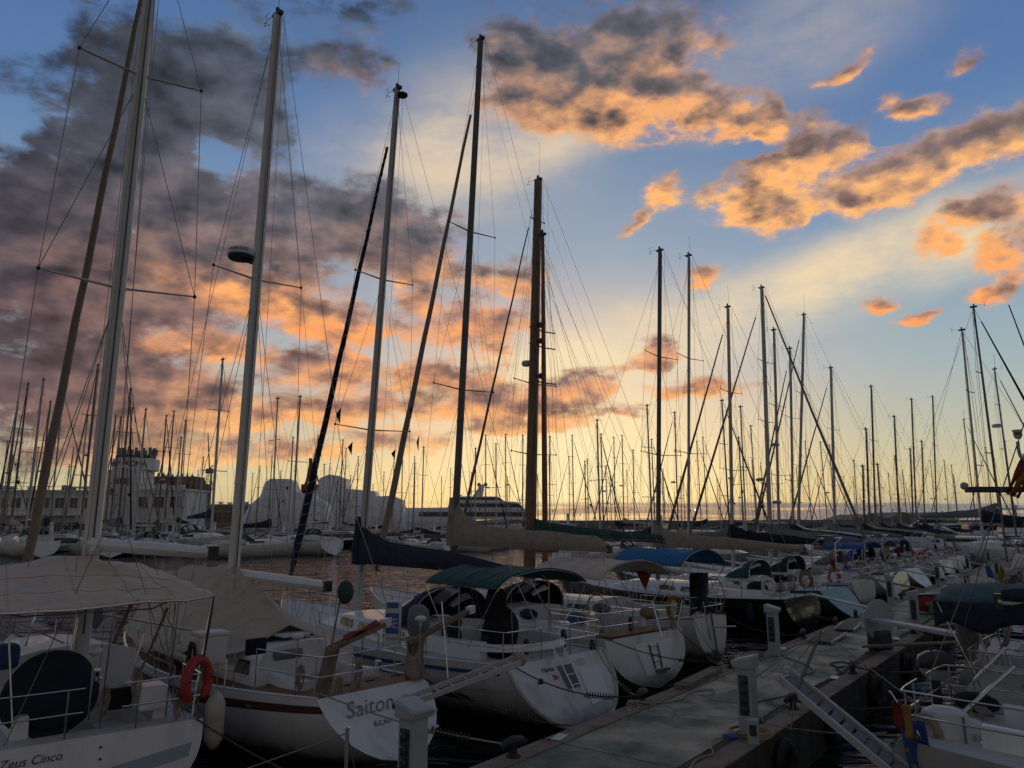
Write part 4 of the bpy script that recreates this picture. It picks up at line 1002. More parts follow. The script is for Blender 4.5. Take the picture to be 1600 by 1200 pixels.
ll = local(ld); a, b = ll(at_y(626, 1100, 13.0)), ll(at_y(808, 1032, 13.1)); ax = (b - a).normalized(); sd = Vector((-.35, .93, 0)) * .2
for s in (-1, 1): MB().beam(a + sd * s, b + sd * s, .04, .085).build('rail', ALU, ld, bevel=.006)
for k in range(8): p = a.lerp(b, (k + .5) / 8); MB().tube([p - sd, p + sd], .017, 6).build('rung', ALU, ld)
for s in (-1, 1): MB().lathe([(.05, -.02), (.05, .02)], a + sd * s + Vector((-.05, 0, -.08)), 8, 'y').build('wheel', RUB, ld)
MB().ball(b + ax * .06, .13, 8, 5, (.8, 1.1, .9)).build('end_bumper', TAN, ld, True)

# ---- boat with bottle-green bimini (Hanta)
HH = -44; ht = Vector((.95, 16.5, 0))
H = boat_root('sailboat', 'white sailboat with bottle-green bimini, blue side stripe and stern bathing ladder', (ht.x, ht.y), HH); hh = Hull(12.2, 3.75, .80, 1.34, 1.2, 1.7, .95, .06, k=2.5); hl = local(H)
shell(H, hh, HULLA, (.75, 3.3, .95), toe=GEL, boot=((.86, .91, .02, .93), STRIPE))
hull_band(hh, .66, .70, .03, .93, .03).build('rubbing_strake', GEL2, H, True)
for sd in (1, -1):                                            # dark hull light
    MB().add([hh.p(t, v, sd) + Vector((0, sd * .012, 0)) for t, v in ((.10, .46), (.19, .50), (.18, .57), (.12, .56))], [(0, 1, 2, 3)]).build('hull_window', GLASS, H)
cz = hh.deck(1, 1) 
def rim(a, b):                                                # rounded moulded coaming wrapping the stern of the cockpit
    t = math.pi * (a - .5) * 1.0; s = math.sin(t); c = math.cos(t)
    ex = 1.15 * (.35 - c * .75) ; yy = 1.25 * s
    o = (b - .5)
    return Vector((1.15 - c * .85 - o * .14 * c, (1.12 + o * .2) * (1 if abs(s) > 1 else s), cz - .02 + (.34 if b in (0, 1) and False else .34 * math.sin(math.pi * (b * .9 + .05)) ** .3)))
MB().grid(rim, 18, 8).build('stern_coaming', GEL, H, True)
coaming(H, hh, 1.1, 3.6, .98, .34, .26)
cab = (3.5, 8.4, 1.2, .8, .55, .42)
cabin_mesh(hh, *cab).build('coachroof', GEL, H, True); windows(H, hh, cab, ((3.9, 4.9), (5.2, 6.2), (6.5, 7.2)), .17, .2)
MB().box((3.5, 0, hh.deck(3.5) + .2), (.04, .62, .62)).build('companionway', PLAST, H)
ms = mast_s(ht, HH, 562); D3 = (H.matrix_basis @ Vector((ms, 0, 0))).y
mast, PH = rig(H, hh, ms, hh.deck(ms) + .45, hl(at_y(621, 140, D3)), [(at_y(597, 437, D3).z, 1.05, .1), (at_y(574, 672, D3).z, 1.3, .1)], ALU, .135, .105, furl=NAVY, furl_r=.11, spiral=(FEND, 34), stay_frac=.93, wire_r=.0065, aerial=.9)
MB().lathe([(.05, -.03), (.17, -.02), (.19, .03), (.12, .05)], PH(at_y(618, 155, D3).z) + Vector((-.3, 0, 0)), 14).build('tv_antenna', PLAST, mast, True)
boom_set(H, hl(at_y(566, 876, D3)), Vector((ms - 6.0, 0, at_y(566, 876, D3).z - .02)), .11, WSPAR, NAVY, [(0, .95), (.08, .72), (.3, .48), (.7, .36), (1, .14)], .2, 1.25, topping=PH(at_y(618, 160, D3).z), seed=3, lazyjacks=PH(at_y(597, 437, D3).z), sheet=(2.4, 0, cz + .3))
for (px, py, w_, h_, dd) in ((618, 636, 8, 26, -1.0), (655, 680, 5, 26, .6), (551, 690, 8, 20, -.9), (618, 702, 8, 16, .2), (644, 632, 5, 22, .5)):     # small dark pennants on the flag halyards
    p = hl(at_y(px if px != 618 or py > 650 else 533, py, D3 + dd)); k = D3 / FPX
    MB().prism([p, p + Vector((.0, w_ * k, -h_ * k * .45)), p + Vector((0, .02, -h_ * k))], (-.006, 0, 0), (.006, 0, 0)).build('pennant', BLACKC, mast)
sprayhood(H, hh, 3.45, 4.9, 1.18, hh.deck(4) + .42, .92, NAVY)
bimini(H, .35, 2.75, 1.42, 2.92, .22, GREENC, deckz=cz + .25)
cw = Vector((1.75, .0, cz + .35))
def wc2(a, b):
    ang = 2 * math.pi * b; rr = math.sin(math.pi * a) ** .45
    return cw + Vector(((a - .5) * .42, math.sin(ang) * rr * .56 * (1 + .04 * math.sin(ang * 4)), math.cos(ang) * rr * .62))
MB().grid(wc2, 8, 22).build('wheel_cover', BLACKC, H, True); MB().loft([[(cw.x + .15 + dx, y * k, cw.z + z) for dx, y in ((-.13, -.25), (.13, -.25), (.13, .25), (-.13, .25))] for z, k in ((.2, 1), (.75, .95), (.98, .6))]).build('plotter_cover', BLACKC, H, bevel=.04)
MB().box((1.8, 0, cz - .2), (.2, .3, .8)).build('binnacle', GEL, H, bevel=.03)
pushpit(H, hh, .05, .64, 1.7, gap=True); lifelines(H, hh, 2.3, 11.2, 6)
MB().box(hl(at_y(727, 981, 17.2)), (.05, .26, .12)).build('rail_light', WPLAST, H, bevel=.02)
for px, py, dd in ((770, 990, 17.6), (822, 1000, 17.2), (880, 985, 17.4), (925, 1000, 17.6)): rope_hank(H, hl(at_y(px, py, dd)), random.choice((ROPE, DROPE)))
MB().box(hl(at_y(757, 1010, 17.0)), (.1, .16, .5)).build('fender_sock', NAVY, H, bevel=.04)
# transom fittings
rub = [hh.p(0, v, 1) + Vector((-.02, .0, 0)) for v in (1, .8, .6, .4, .25, .12, .05)]
for sd in (1, -1): MB().tube(smoothpath([Vector((p.x, sd * p.y, p.z)) for p in rub]), .045, 8).build('transom_fender_strip', FEND, H, True)
lf = MB()
l0, l1 = transom_pt(hh, -.02, 1.04, .05), transom_pt(hh, .12, .33, .07)
for y in (-.06, .14):
    MB().tube([transom_pt(hh, y, .98, .0), transom_pt(hh, y, 1.10, .09), transom_pt(hh, y, .85, .1), transom_pt(hh, y, .38, .09)], .016, 6).build('swim_ladder_rail', STEEL, H, True)
for v in (.86, .72, .58): MB().tube([transom_pt(hh, -.06, v, .1), transom_pt(hh, .14, v, .1)], .014, 6).build('swim_ladder_rung', STEEL, H)
MB().add([transom_pt(hh, y, v, .006) for y, v in ((-.10, .88), (.20, .88), (.20, .56), (-.10, .56))], [(0, 1, 2, 3)]).build('ladder_recess', GREYC, H)
MB().loft([[transom_pt(hh, y, v, .004 + o) for y, v in ((.30, .78), (.74, .78), (.82, .34), (.30, .30))] for o in (0, .012)]).build('swim_platform', GEL, H, bevel=.004)
MB().lathe([(.075, -.02), (.075, 0), (.04, .01)], transom_pt(hh, -.55, .72), 12, 'x').build('exhaust_outlet', STEEL, H)
lettering('Hanta', .15, INK, H, transom_pt(hh, -.30, .83), (0, -1, 0), transom_up(hh), .15, 'boat_name')
MB().prism([transom_pt(hh, -.26, .70, .003), transom_pt(hh, -.14, .74, .003), transom_pt(hh, -.26, .79, .003)], (0, 0, 0), (-.004, 0, .002)).build('red_emblem', REDP, H)
MB().box(transom_pt(hh, .40, .84, .0), (.02, .22, .3)).build('locker_door', GEL, H, bevel=.01)

# ---- boat with beige bimini
BH = -44; bt = Vector((3.4, 19.9, 0))
B = boat_root('sailboat', 'white sailboat with beige bimini and flat transom with folded ladder', (bt.x, bt.y), BH); hb = Hull(12.6, 3.9, .84, 1.32, 1.2, 1.75, .4, .08, k=2.7); bl = local(B)
shell(B, hb, HULLA, (.7, 3.6, 1.05), toe=GEL); coaming(B, hb, .9, 4.0, 1.08, .32, .24)
MB().box((2.1, 0, hb.deck(2, 1) - .745), (2.7, .9, .02)).build('teak_sole', TEAK, B); MB().box((.35, 0, hb.deck(0) + .012), (.6, 2.6, .02)).build('teak_aft_deck', TEAK, B)
cab = (3.9, 9.0, 1.25, .85, .52, .4); cabin_mesh(hb, *cab).build('coachroof', GEL, B, True); windows(B, hb, cab, ((4.2, 5.4), (5.7, 6.7)), .17, .2)
ms = mast_s(bt, BH, 706); D4 = (B.matrix_basis @ Vector((ms, 0, 0))).y
mast, PB = rig(B, hb, ms, hb.deck(ms) + .4, bl(at_y(751, 62, D4)), [(at_y(728, 362, D4).z, 1.1, .1), (at_y(711, 609, D4).z, 1.35, .1)], DSPAR, .145, .12, furl=TAN, furl_r=.12, stay_frac=.9, wire_r=.0065)
boom_set(B, bl(at_y(712, 848, D4)), Vector((ms - 6.7, 0, at_y(712, 848, D4).z - .05)), .12, TAN, TAN, [(0, 1.25), (.06, .85), (.25, .52), (.6, .44), (.93, .34), (1, .15)], .22, 1.5, topping=PB(at_y(747, 80, D4).z), seed=5, lazyjacks=PB(at_y(728, 362, D4).z), sheet=(2.8, 0, hb.deck(3) + .3))
bimini(B, .2, 2.7, 1.5, 2.86, .3, BEIGE, deckz=hb.deck(1) + .2, lab='beige bimini with steel hoops')
sprayhood(B, hb, 3.9, 5.2, 1.2, hb.deck(4.5) + .4, .8, BLACKC)
wheel(B, (1.5, .0, hb.deck(1.5) + .25), .62); MB().box((1.75, 0, hb.deck(1.7) - .1), (.22, .3, .95), taper=.8).build('binnacle', GEL, B, bevel=.03)
for s in (-.28, .28): MB().tube(smoothpath([(1.6, s, hb.deck(1.6) - .4), (1.6, s, hb.deck(1.6) + .75), (1.66, s * .4, hb.deck(1.6) + .92), (1.66, 0, hb.deck(1.6) + .93)]), .014, 6).build('grab_rail', STEEL, B, True)
pushpit(B, hb, .05, .64, 1.7, gap=True); lifelines(B, hb, 2.3, 11.5, 6)
MB().loft([[transom_pt(hb, y, v, o) for y, v in ((-.35, .84), (.62, .84), (.62, .24), (-.35, .24))] for o in (.002, .016)]).build('transom_door', GEL, B, bevel=.006)
for y in (.0, .22): MB().tube([transom_pt(hb, y, .80, .04), transom_pt(hb, y, .34, .04)], .018, 6).build('folded_ladder_rail', PLAST, B)
for v in (.76, .62, .48): MB().tube([transom_pt(hb, .0, v, .04), transom_pt(hb, .22, v, .04)], .014, 6).build('folded_ladder_rung', STEEL, B)
MB().box(transom_pt(hb, .2, .3, .06), (.14, .5, .05)).build('ladder_step', WOOD, B)
MB().tube([bl(at_y(1019, 940, 20.0)), bl(at_y(1034, 996, 19.7))], .02, 6).build('davit', STEEL, B); MB().tube([bl(at_y(1066, 938, 20.6)), bl(at_y(1058, 985, 20.4))], .014, 6).build('flag_staff', STEEL, B)
for px, py, dd in ((940, 985, 20.4), (985, 965, 20.2), (1050, 960, 20.8)): rope_hank(B, bl(at_y(px, py, dd)), random.choice((ROPE, DROPE)))
for x_, y_, m_ in ((1.2, 1.25, BLUEC), (2.4, -1.2, GREYC), (3.0, 1.2, NAVY), (.5, -.9, TAN)): MB().ball((x_, y_, hb.deck(x_, 1) + .42), .26, 8, 5, (1.3, .7, .6)).build('stowed_bag', m_, B, True)
rf = thing('red_flag', 'small red triangular flag hanging under the beige bimini', 'flag', at_y(1006, 892, 21.6), R(10))
MB().prism([(-.24, 0, 0), (.26, 0, .0), (.02, 0, -.52)], (0, -.006, 0), (0, .006, 0)).build('cloth', REDC, rf)

# ---- boat with bright blue bimini
CH = -46; ct = Vector((5.9, 23.1, 0))
Cb = boat_root('sailboat', 'pale sailboat with bright blue bimini and narrow heart-shaped transom', (ct.x, ct.y), CH); hc = Hull(12.0, 3.3, .58, 1.36, 1.15, 1.7, .15, .0, k=1.7); cl = local(Cb)
shell(Cb, hc, HULLW, (.8, 3.2, .7), toe=TEAK); coaming(Cb, hc, .9, 3.6, .74, .26, .2)
cab = (3.5, 8.4, 1.05, .7, .5, .4); cabin_mesh(hc, *cab).build('coachroof', GEL2, Cb, True); windows(Cb, hc, cab, ((3.8, 4.8), (5.1, 6.0)), .16, .18)
ms = mast_s(ct, CH, 826); D5 = (Cb.matrix_basis @ Vector((ms, 0, 0))).y
mast, PC = rig(Cb, hc, ms, hc.deck(ms) + .35, cl(at_y(841, 282, D5)), [(at_y(838, 345, D5).z, .4, .05), (at_y(832, 600, D5).z, 1.2, .1), (at_y(829, 710, D5).z, 1.25, .1)], VARN, .27, .19, furl=DSPAR, furl_r=.06, stay_frac=.93, wire_r=.0065, halyards=4, aerial=1.6)
MB().lathe([(.02, -.1), (.2, -.09), (.24, .0), (.2, .09), (.05, .12)], PC(at_y(827, 566, D5).z) + Vector((.35, 0, 0)), 14).build('radar_dome', WPLAST, mast, True)
bo = boom_set(Cb, cl(at_y(834, 836, D5)), Vector((ms - 5.8, 0, at_y(834, 836, D5).z - .1)), .11, VARN, GREENC, [(0, .6), (.2, .4), (1, .14)], .17, .55, topping=PC(at_y(840, 300, D5).z), seed=8)
bimini(Cb, .1, 2.6, 1.32, 3.0, .34, BLUEC, deckz=hc.deck(1) + .2, lab='bright blue arched bimini')
wheel(Cb, cl(at_y(1118, 928, 23.9)), .52, TEAK); MB().grid(lambda a, b: cl(at_y(1078 + 28 * b, 895 + 68 * a * (1 - .12 * math.sin(b * 3)), 23.0 + .3 * math.sin(b * 6 + a * 2))), 8, 8).build('draped_cover', BLACKC, Cb, True, solid=.03)
pushpit(Cb, hc, .05, .62, 1.6); lifelines(Cb, hc, 2.2, 11, 6)
MB().tube([transom_pt(hc, 0, 1.1, .05), transom_pt(hc, 0, .2, .08)], .03, 6).build('rudder_head', WOOD, Cb)
MB().tube([cl(at_y(1098, 940, 22.6)), cl(at_y(1110, 1000, 22.6))], .02, 6).build('self_steering_gear', STEEL, Cb); MB().tube([cl(at_y(1112, 980, 22.6)), cl(at_y(1150, 979, 22.3))], .025, 6).build('boarding_pole', STEEL, Cb)
hb_ = thing('horseshoe_buoy', 'yellow horseshoe buoy on the rail below the blue bimini', 'lifebuoy', at_y(1053, 950, 22.8), R(25))
MB().tube([Vector((math.sin(a) * .2, 0, math.cos(a) * .3)) for a in [-2.6 + 5.2 * k / 16 for k in range(17)]], .07, 8).build('foam_ring', YELC, hb_, True)

# ---- the mizzen of the same boat: slimmer, redder spar just aft of the main mast
RSPAR = mat('red_brown_spar', (.30, .10, .05), .4, var=.3, vscale=4)
mzx = ms - .55; mt = cl(at_y(853, 358, D5 - .8)); mt.x = mzx; mt.y = -.3; mz = spar([Vector((mzx, -.3, hc.deck(mzx))), Vector((mzx, -.3, mt.z * .5)), mt], [.13, .12, .08]).build('mizzen_mast', RSPAR, Cb, True); masthead(mz, mt, .9)
for z_ in (at_y(848, 520, D5).z, at_y(846, 600, D5).z, at_y(845, 545, D5).z):
    MB().tube([(mzx, -1.0, z_ + .05), (mzx, -.3, z_), (mzx, .5, z_ + .05)], .028, 5).build('crosstree', RSPAR, mz); MB().ball((mzx + .15, -.3, z_ + .3), .12, 6, 4).build('mast_block', PLAST, mz)
for i, s in enumerate((-1, 1, -1, 1, -1, 1)): wires(Cb, [[mt - Vector((0, 0, .3 + 2.2 * (i // 2))), (mzx - .9 + .6 * (i // 2), s * (hc.half(mzx / hc.L) - .1), hc.deck(mzx))]], .008, 'mizzen_shroud')
for i in range(5): wires(Cb, [[mt - Vector((0, 0, .2 + i * .5)), (.3 + .5 * i, (-1) ** i * .9, hc.deck(0) + .1)]], .006, 'running_rigging')
for i in range(5): wires(Cb, [[PC(at_y(840, 290 + 30 * i, D5).z), (8.0 + .8 * i, (-1) ** i * .6, hc.deck(8) + .1)]], .006, 'running_rigging')
# ================================================================ mooring ropes, springs, fenders
def mooring(a, b, label, sag=.12, m=ROPE, r=.014, spring=True):
    t = thing('mooring_line', label, 'rope', a, 0, 'stern mooring lines to the pier'); b = Vector(b) - Vector(a)
    pts = arc((0, 0, 0), b, sag, 10); MB().tube(pts, r, 5).build('rope', m, t, True)
    if spring:
        p0, p1 = pts[6], pts[8]; ax = (p1 - p0).normalized(); e1 = ax.cross(Vector((0, 0, 1))).normalized(); e2 = ax.cross(e1)
        MB().tube([p0.lerp(p1, i / 80) + e1 * math.cos(i * .8) * .05 + e2 * math.sin(i * .8) * .05 for i in range(81)], .010, 4).build('snubber_spring', IRON, t)
def cw_(k, z=.18): w, n = CL[k]; return pier(w, n, QZ + z)
def stern_pt(t, h, side, off=-.05): return t.matrix_basis @ Vector((.1, side * (h.half(0) - .12), h.deck(0) + .08 + off))
mooring(stern_pt(S, hs, 1), cw_('a'), 'mooring rope from the port quarter of Saiton to the pier', .1)
mooring(stern_pt(S, hs, -1), pier(10.6, 6.95, QZ + .1), 'mooring rope from the starboard quarter of Saiton', .15, DROPE)
mooring(stern_pt(H, hh, 1), cw_('b'), 'mooring rope from the port quarter of the green-bimini boat', .25, DROPE)
mooring(stern_pt(H, hh, -1), cw_('b', .12), 'mooring rope from the starboard quarter of the green-bimini boat', .2, ROPE)
mooring(stern_pt(B, hb, 1), cw_('c'), 'mooring rope from the port quarter of the beige-bimini boat', .2, DROPE)
mooring(stern_pt(B, hb, -1), cw_('c', .1), 'mooring rope from the starboard quarter of the beige-bimini boat', .15, DROPE)
mooring(stern_pt(Cb, hc, 1), cw_('c', .16), 'mooring rope from the port quarter of the blue-bimini boat', .25, ROPE)
mooring(stern_pt(Cb, hc, -1), cw_('d', .16), 'mooring rope from the starboard quarter of the blue-bimini boat', .25, DROPE)
mooring(Z.matrix_basis @ Vector((0, -1.3, 1.2)), pier(6.4, 6.9, QZ + .1), 'dark mooring rope from the ZEUS CINCO quarter to the pier', .1, DROPE)
kn = thing('rope_knot', 'pale rope bundle knotted under the cleat near the green-bimini boat', 'rope', cw_('b', 0), .4)
MB().tube([Vector((.16 * math.sin(i * .9) * (1 + .2 * math.sin(i * .37)) - .1, .12 * math.cos(i * 1.3) - .05, .05 + .05 * math.sin(i * .7))) for i in range(30)], .022, 6).build('coils', ROPE, kn, True)
MB().tube(smoothpath([(-.1, -.1, .05), (-.3, -.3, .03), (-.45, -.25, .03), (-.5, -.45, .03)]), .022, 6).build('tail', ROPE, kn, True)
def fender(p, label, m=FEND, ln=.62, r=.13):
    t = thing('fender', label, 'fender', p, 0, 'fenders hanging between the boats')
    MB().lathe([(.02, -ln / 2 - .06), (r * .6, -ln / 2), (r, -ln / 2 + .12), (r, ln / 2 - .12), (r * .6, ln / 2), (.03, ln / 2 + .06)], (0, 0, 0), 12).build('body', m, t, True)
    MB().tube([(0, 0, ln / 2 + .05), (0, 0, ln / 2 + .5)], .009, 4).build('lanyard', ROPE, t)
fender(at_y(335, 1125, 12.4), 'cream fender hanging between ZEUS CINCO and Saiton', FEND, .75, .15)
fender(S.matrix_basis @ Vector((3.2, -1.75, .75)), 'white fender between Saiton and the green-bimini boat')
fender(H.matrix_basis @ Vector((2.6, -1.98, .7)), 'white fender between the green-bimini and beige-bimini boats')
pst = thing('rail_post', 'thin grey post with a wire running off to the left, beside Saiton', 'post', pier(6.0, 6.95, QZ), PRZ)
MB().tube([(0, 0, 0), (0, 0, .98)], .022, 8).build('post', STEEL, pst); MB().ball((0, 0, 1.0), .03, 8, 5).build('cap', STEEL, pst)
MB().tube([(0, 0, .95), (-4.5, .3, .6)], .008, 4).build('wire', WIRE, pst); MB().tube([(0, 0, .95), (.3, 0, 0)], .008, 4).build('brace_wire', WIRE, pst)

# ================================================================ across the fairway: far boats built once per kind, then copied
def far_sail(hull_m, cover, L, B_, Hm, mast_m, spr, furl, hood, seed):
    t = thing('sailboat', 'far sailboat', 'sailboat', (0, 0, 0), 0, 'sailing boats in the far berths'); h = Hull(L, B_, .75, 1.35, 1.2, 1.75, .5, .05)
    hull_mesh(h, 10, 5).build('hull', hull_m, t, True); transom_mesh(h, 4).build('transom', hull_m, t, True); deck_mesh(h, None, 10).build('deck', DECKM, t, True)
    cab = (L * .27, L * .7, B_ * .3, B_ * .2, .55, .4); c = cabin_mesh(h, *cab, n=6).build('coachroof', GEL, t, True); windows(c, h, cab, ((cab[0] + .4, cab[0] + 2.2),), .18, .2)
    MB().loft([[(x, y, h.deck(1) + z) for y, z in ((-.95, 0), (-.95, .3), (.95, .3), (.95, 0))] for x in (.5, L * .26)]).build('cockpit_coaming', GEL2, t, bevel=.05)
    ms = L * .57; base = Vector((ms, 0, 1.7)); top = Vector((ms - .15, 0, Hm))
    m = spar([base, base.lerp(top, .5), top], [.125, .115, .09], 7).build('mast', mast_m, t, True); masthead(m, top, 1.2)
    segs = MB(); bow = Vector((L - .2, 0, 1.75)); st_ = Vector((.1, 0, 1.35)); ch = h.half(.57)
    segs.tube([top, bow], .014, 3); segs.tube([top, st_], .012, 3)
    prev = [Vector((ms - .2, s * ch, 1.3)) for s in (-1, 1)]
    for i in range(spr):
        z = 1.7 + (Hm - 1.7) * (i + 1) / (spr + 1) * 1.05; hl = 1.15 - .15 * i
        for k, s in enumerate((-1, 1)):
            p = Vector((ms - .25, s * hl, z)); MB().tube([(ms - .07, 0, z), p], .035, 4).build('spreader', mast_m, m); segs.tube([prev[k], p], .012, 3); prev[k] = p
            if i == 0: segs.tube([Vector((ms + .3, s * ch, 1.3)), Vector((ms, 0, z))], .011, 3)
    for k in (0, 1): segs.tube([prev[k], top], .012, 3)
    for k in range(2): segs.tube([top + Vector((-.1, .1 * k, -.3)), base + Vector((-.5, .2 * k, .2))], .009, 3)
    segs.build('rigging', WIRE, t, kind='stuff')
    if seed in (2, 5): MB().lathe([(.02, -.12), (.3, -.1), (.3, .08), (.05, .14)], (ms + .4, 0, Hm * .52), 8).build('radar_dome', WPLAST, m, True)
    if seed == 4: MB().prism([(ms - .3, .9, Hm * .42), (ms - .3, 1.2, Hm * .41), (ms - .3, .92, Hm * .39)], (0, 0, 0), (.03, 0, 0)).build('pennant', BLACKC, m)
    if seed == 3: MB().tube([(ms - .1, .1, Hm), (ms - .1, .1, Hm + 1.6)], .02, 3).build('aerial', PLAST, m)
    if furl: MB().tube([bow.lerp(top, .05), bow.lerp(top, .5), bow.lerp(top, .93)], [.1, .085, .04], 6).build('furled_genoa', furl, t, True)
    bo = MB().tube([(ms - .1, 0, 3.0), (ms - L * .4, 0, 2.95)], .09, 6).build('boom', WSPAR, t, True)
    if cover: cover_mesh((ms - .15, 0, 3.02), (ms - L * .39, 0, 2.98), [(0, .85), (.2, .5), (1, .15)], .2, seed, 8).build('sail_cover', cover, bo, True)
    if hood: sprayhood(t, h, L * .26, L * .26 + 1.2, B_ * .3, h.deck(3) + .35, .8, hood)
    for sd in (1, -1):
        tp = [Vector((x * L, sd * (h.half(x) - .05), h.deck(x * L, h.half(x)) + .6)) for x in (0, .2, .4, .6, .8, .97)]
        ln = MB().tube(tp, .012, 3)
        for p in tp: ln.tube([p, p - Vector((0, 0, .6))], .014, 3)
        ln.build('guard_rail', STEEL, t)
    return t, Hm
PROTO = [far_sail(GEL, NAVY, 11.5, 3.6, 16.5, ALU, 2, None, NAVY, 1), far_sail(GEL2, BEIGE2, 12.5, 3.8, 18, DSPAR, 2, TAN, None, 2), far_sail(NAVYHULL, NAVY, 13, 3.9, 19, DSPAR, 3, GREYC, None, 3),
         far_sail(GEL, None, 10.5, 3.4, 15, ALU, 1, None, GREENC, 4), far_sail(GREYHULL, GREYC, 12, 3.7, 17, DSPAR, 2, NAVY, GREYC, 5)]
PNAME = ['white sailboat with navy boom cover', 'cream sailboat with beige boom cover', 'navy sailboat with navy boom cover', 'white sailboat with bare boom', 'grey sailboat with grey boom cover']
TREES = [tree_of(p[0]) for p in PROTO]
# top of each far mast as surveyed: sight line and distance
FAR = [(28, 629), (44, 600), (68, 594), (79, 628), (99, 611), (137, 650), (153, 571), (181, 650), (189, 652), (204, 608), (207, 638), (228, 640), (260, 650), (272, 643), (283, 684), (290, 658), (348, 562), (425, 713), (434, 623), (458, 684), (469, 620), (497, 681), (507, 726), (516, 724), (536, 688), (541, 701), (548, 743), (560, 714),
       (629, 712), (648, 714), (662, 699), (718, 707), (743, 701), (759, 681), (775, 694), (790, 679), (817, 681), (859, 683), (889, 714), (894, 681), (918, 718), (933, 657), (939, 679), (953, 738), (959, 684), (972, 681), (989, 704), (1011, 634), (1018, 687), (1036, 733), (1054, 645), (1089, 690), (1098, 684), (1128, 626), (1154, 684), (1157, 636), (1173, 666), (1175, 720), (1258, 690), (1282, 691), (1296, 696), (1318, 745), (1334, 720), (1388, 740), (1410, 735), (1475, 720), (1490, 742),
       (1503, 516), (1506, 656), (1521, 480), (1554, 577), (1540, 700), (1570, 690), (12, 690), (60, 700), (115, 700), (168, 705), (310, 735), (330, 742), (395, 740), (600, 738), (690, 745), (840, 742), (1063, 745), (1120, 748), (1205, 735), (1235, 742)] + [(20 + i * 41.7 + (i * 37) % 23, 712 + (i * 53) % 46) for i in range(36)]
LAND = [(-1, 'the left edge'), (150, 'the first tall mast'), (235, 'the lettered tower'), (318, 'the lattice crane'), (400, 'the radar-dome mast'), (478, 'the orange crane'), (570, 'the spiral furled stay'), (708, 'the big motor yacht'), (845, 'the brown wooden mast'), (935, 'the sunset glow'), (1032, 'the black boat mast'), (1080, 'the hooked-aerial mast'), (1143, 'the three-radar mast'), (1300, 'the lone pier-row mast'), (1460, 'the pier-end masts')]
ORD = ['first', 'second', 'third', 'fourth', 'fifth', 'sixth', 'seventh', 'eighth', 'ninth', 'tenth', 'eleventh', 'twelfth', 'thirteenth', 'fourteenth', 'fifteenth', 'sixteenth', 'seventeenth', 'eighteenth', 'nineteenth', 'twentieth', 'twenty-first', 'twenty-second', 'twenty-third']
rnd = random.Random(11); FAR.sort(); cnt = {}; used = [False] * 5; spots = []
for px, py in FAR:
    big = 815 - py
    near = 150 if px < 100 else 97
    D = None
    for tr in range(60):
        k = rnd.randrange(5); Hm = PROTO[k][1]; sc = rnd.uniform(.8, 1.35 if big > 130 else 1.1)
        d = (Hm * sc - CAM_Z) * FPX / big * 1.02
        lo = 92 if px < 820 else (70 if px < 1330 else 105)
        if 1490 < px: lo = 70
        if d < lo: sc = min(1.9, (lo * big / FPX / 1.02 + CAM_Z) / Hm); d = lo + rnd.uniform(0, 8)
        if d > 200: continue
        P = at_y(px, py, d); sc = P.z / Hm
        if all((P.x - q[0]) ** 2 + (P.y - q[1]) ** 2 > 5.0 ** 2 for q in spots) or tr > 50: break
    spots.append((P.x, P.y))
    head = rnd.choice((-46, -46, 134, 134, 44)) + rnd.uniform(-7, 7); rz = R(90 - head)
    L_ = [11.5, 12.5, 13, 10.5, 12][k]; ms = (L_ * .57 - .15) * sc
    loc = Vector((P.x, P.y, 0)) - Vector((math.cos(rz), math.sin(rz), 0)) * ms
    lm = [l for l in LAND if l[0] < px][-1]; cnt[lm[1]] = cnt.get(lm[1], 0) + 1
    lab = '%s, %s far mast right of %s' % (PNAME[k], ORD[cnt[lm[1]] - 1], lm[1])
    if not used[k]:
        used[k] = True; r = PROTO[k][0]; r.location = loc; r.rotation_euler = (0, 0, rz); r.scale = (sc,) * 3; r['label'] = lab
    else: dup(PROTO[k][0], TREES[k], loc, rz, lab, None, sc)

# ---------------------------------------------------------------- motor boats
def house(x0, x1, w, z0, z1, rf=.6, ra=.2, tp=.88, nose=.35):
    def ring(z, s, f, a):
        xa, xb = x0 + a, x1 - f; n = nose * (xb - xa)
        return [(xa, -w * s, z), (xb - n, -w * s, z), (xb - n * .3, -w * s * .75, z), (xb, -w * s * .3, z), (xb, w * s * .3, z), (xb - n * .3, w * s * .75, z), (xb - n, w * s, z), (xa, w * s, z)]
    return MB().loft([ring(z0, 1, 0, 0), ring(z1, tp, rf, ra)]), ring
def house_part(t, name, x0, x1, w, z0, z1, rf, ra, m, glass=(.35, .8), tp=.88):
    b, ring = house(x0, x1, w, z0, z1, rf, ra, tp); o = b.build(name, m, t, bevel=.04)
    def rz_(k, off): z = z0 + (z1 - z0) * k; return ring(z, (1 + (tp - 1) * k) + off / w, rf * k - off, ra * k + .25)
    MB().loft([rz_(glass[0], .02), rz_(glass[1], .02)]).build('window_band', GLASS, o)
    n = 7
    return o
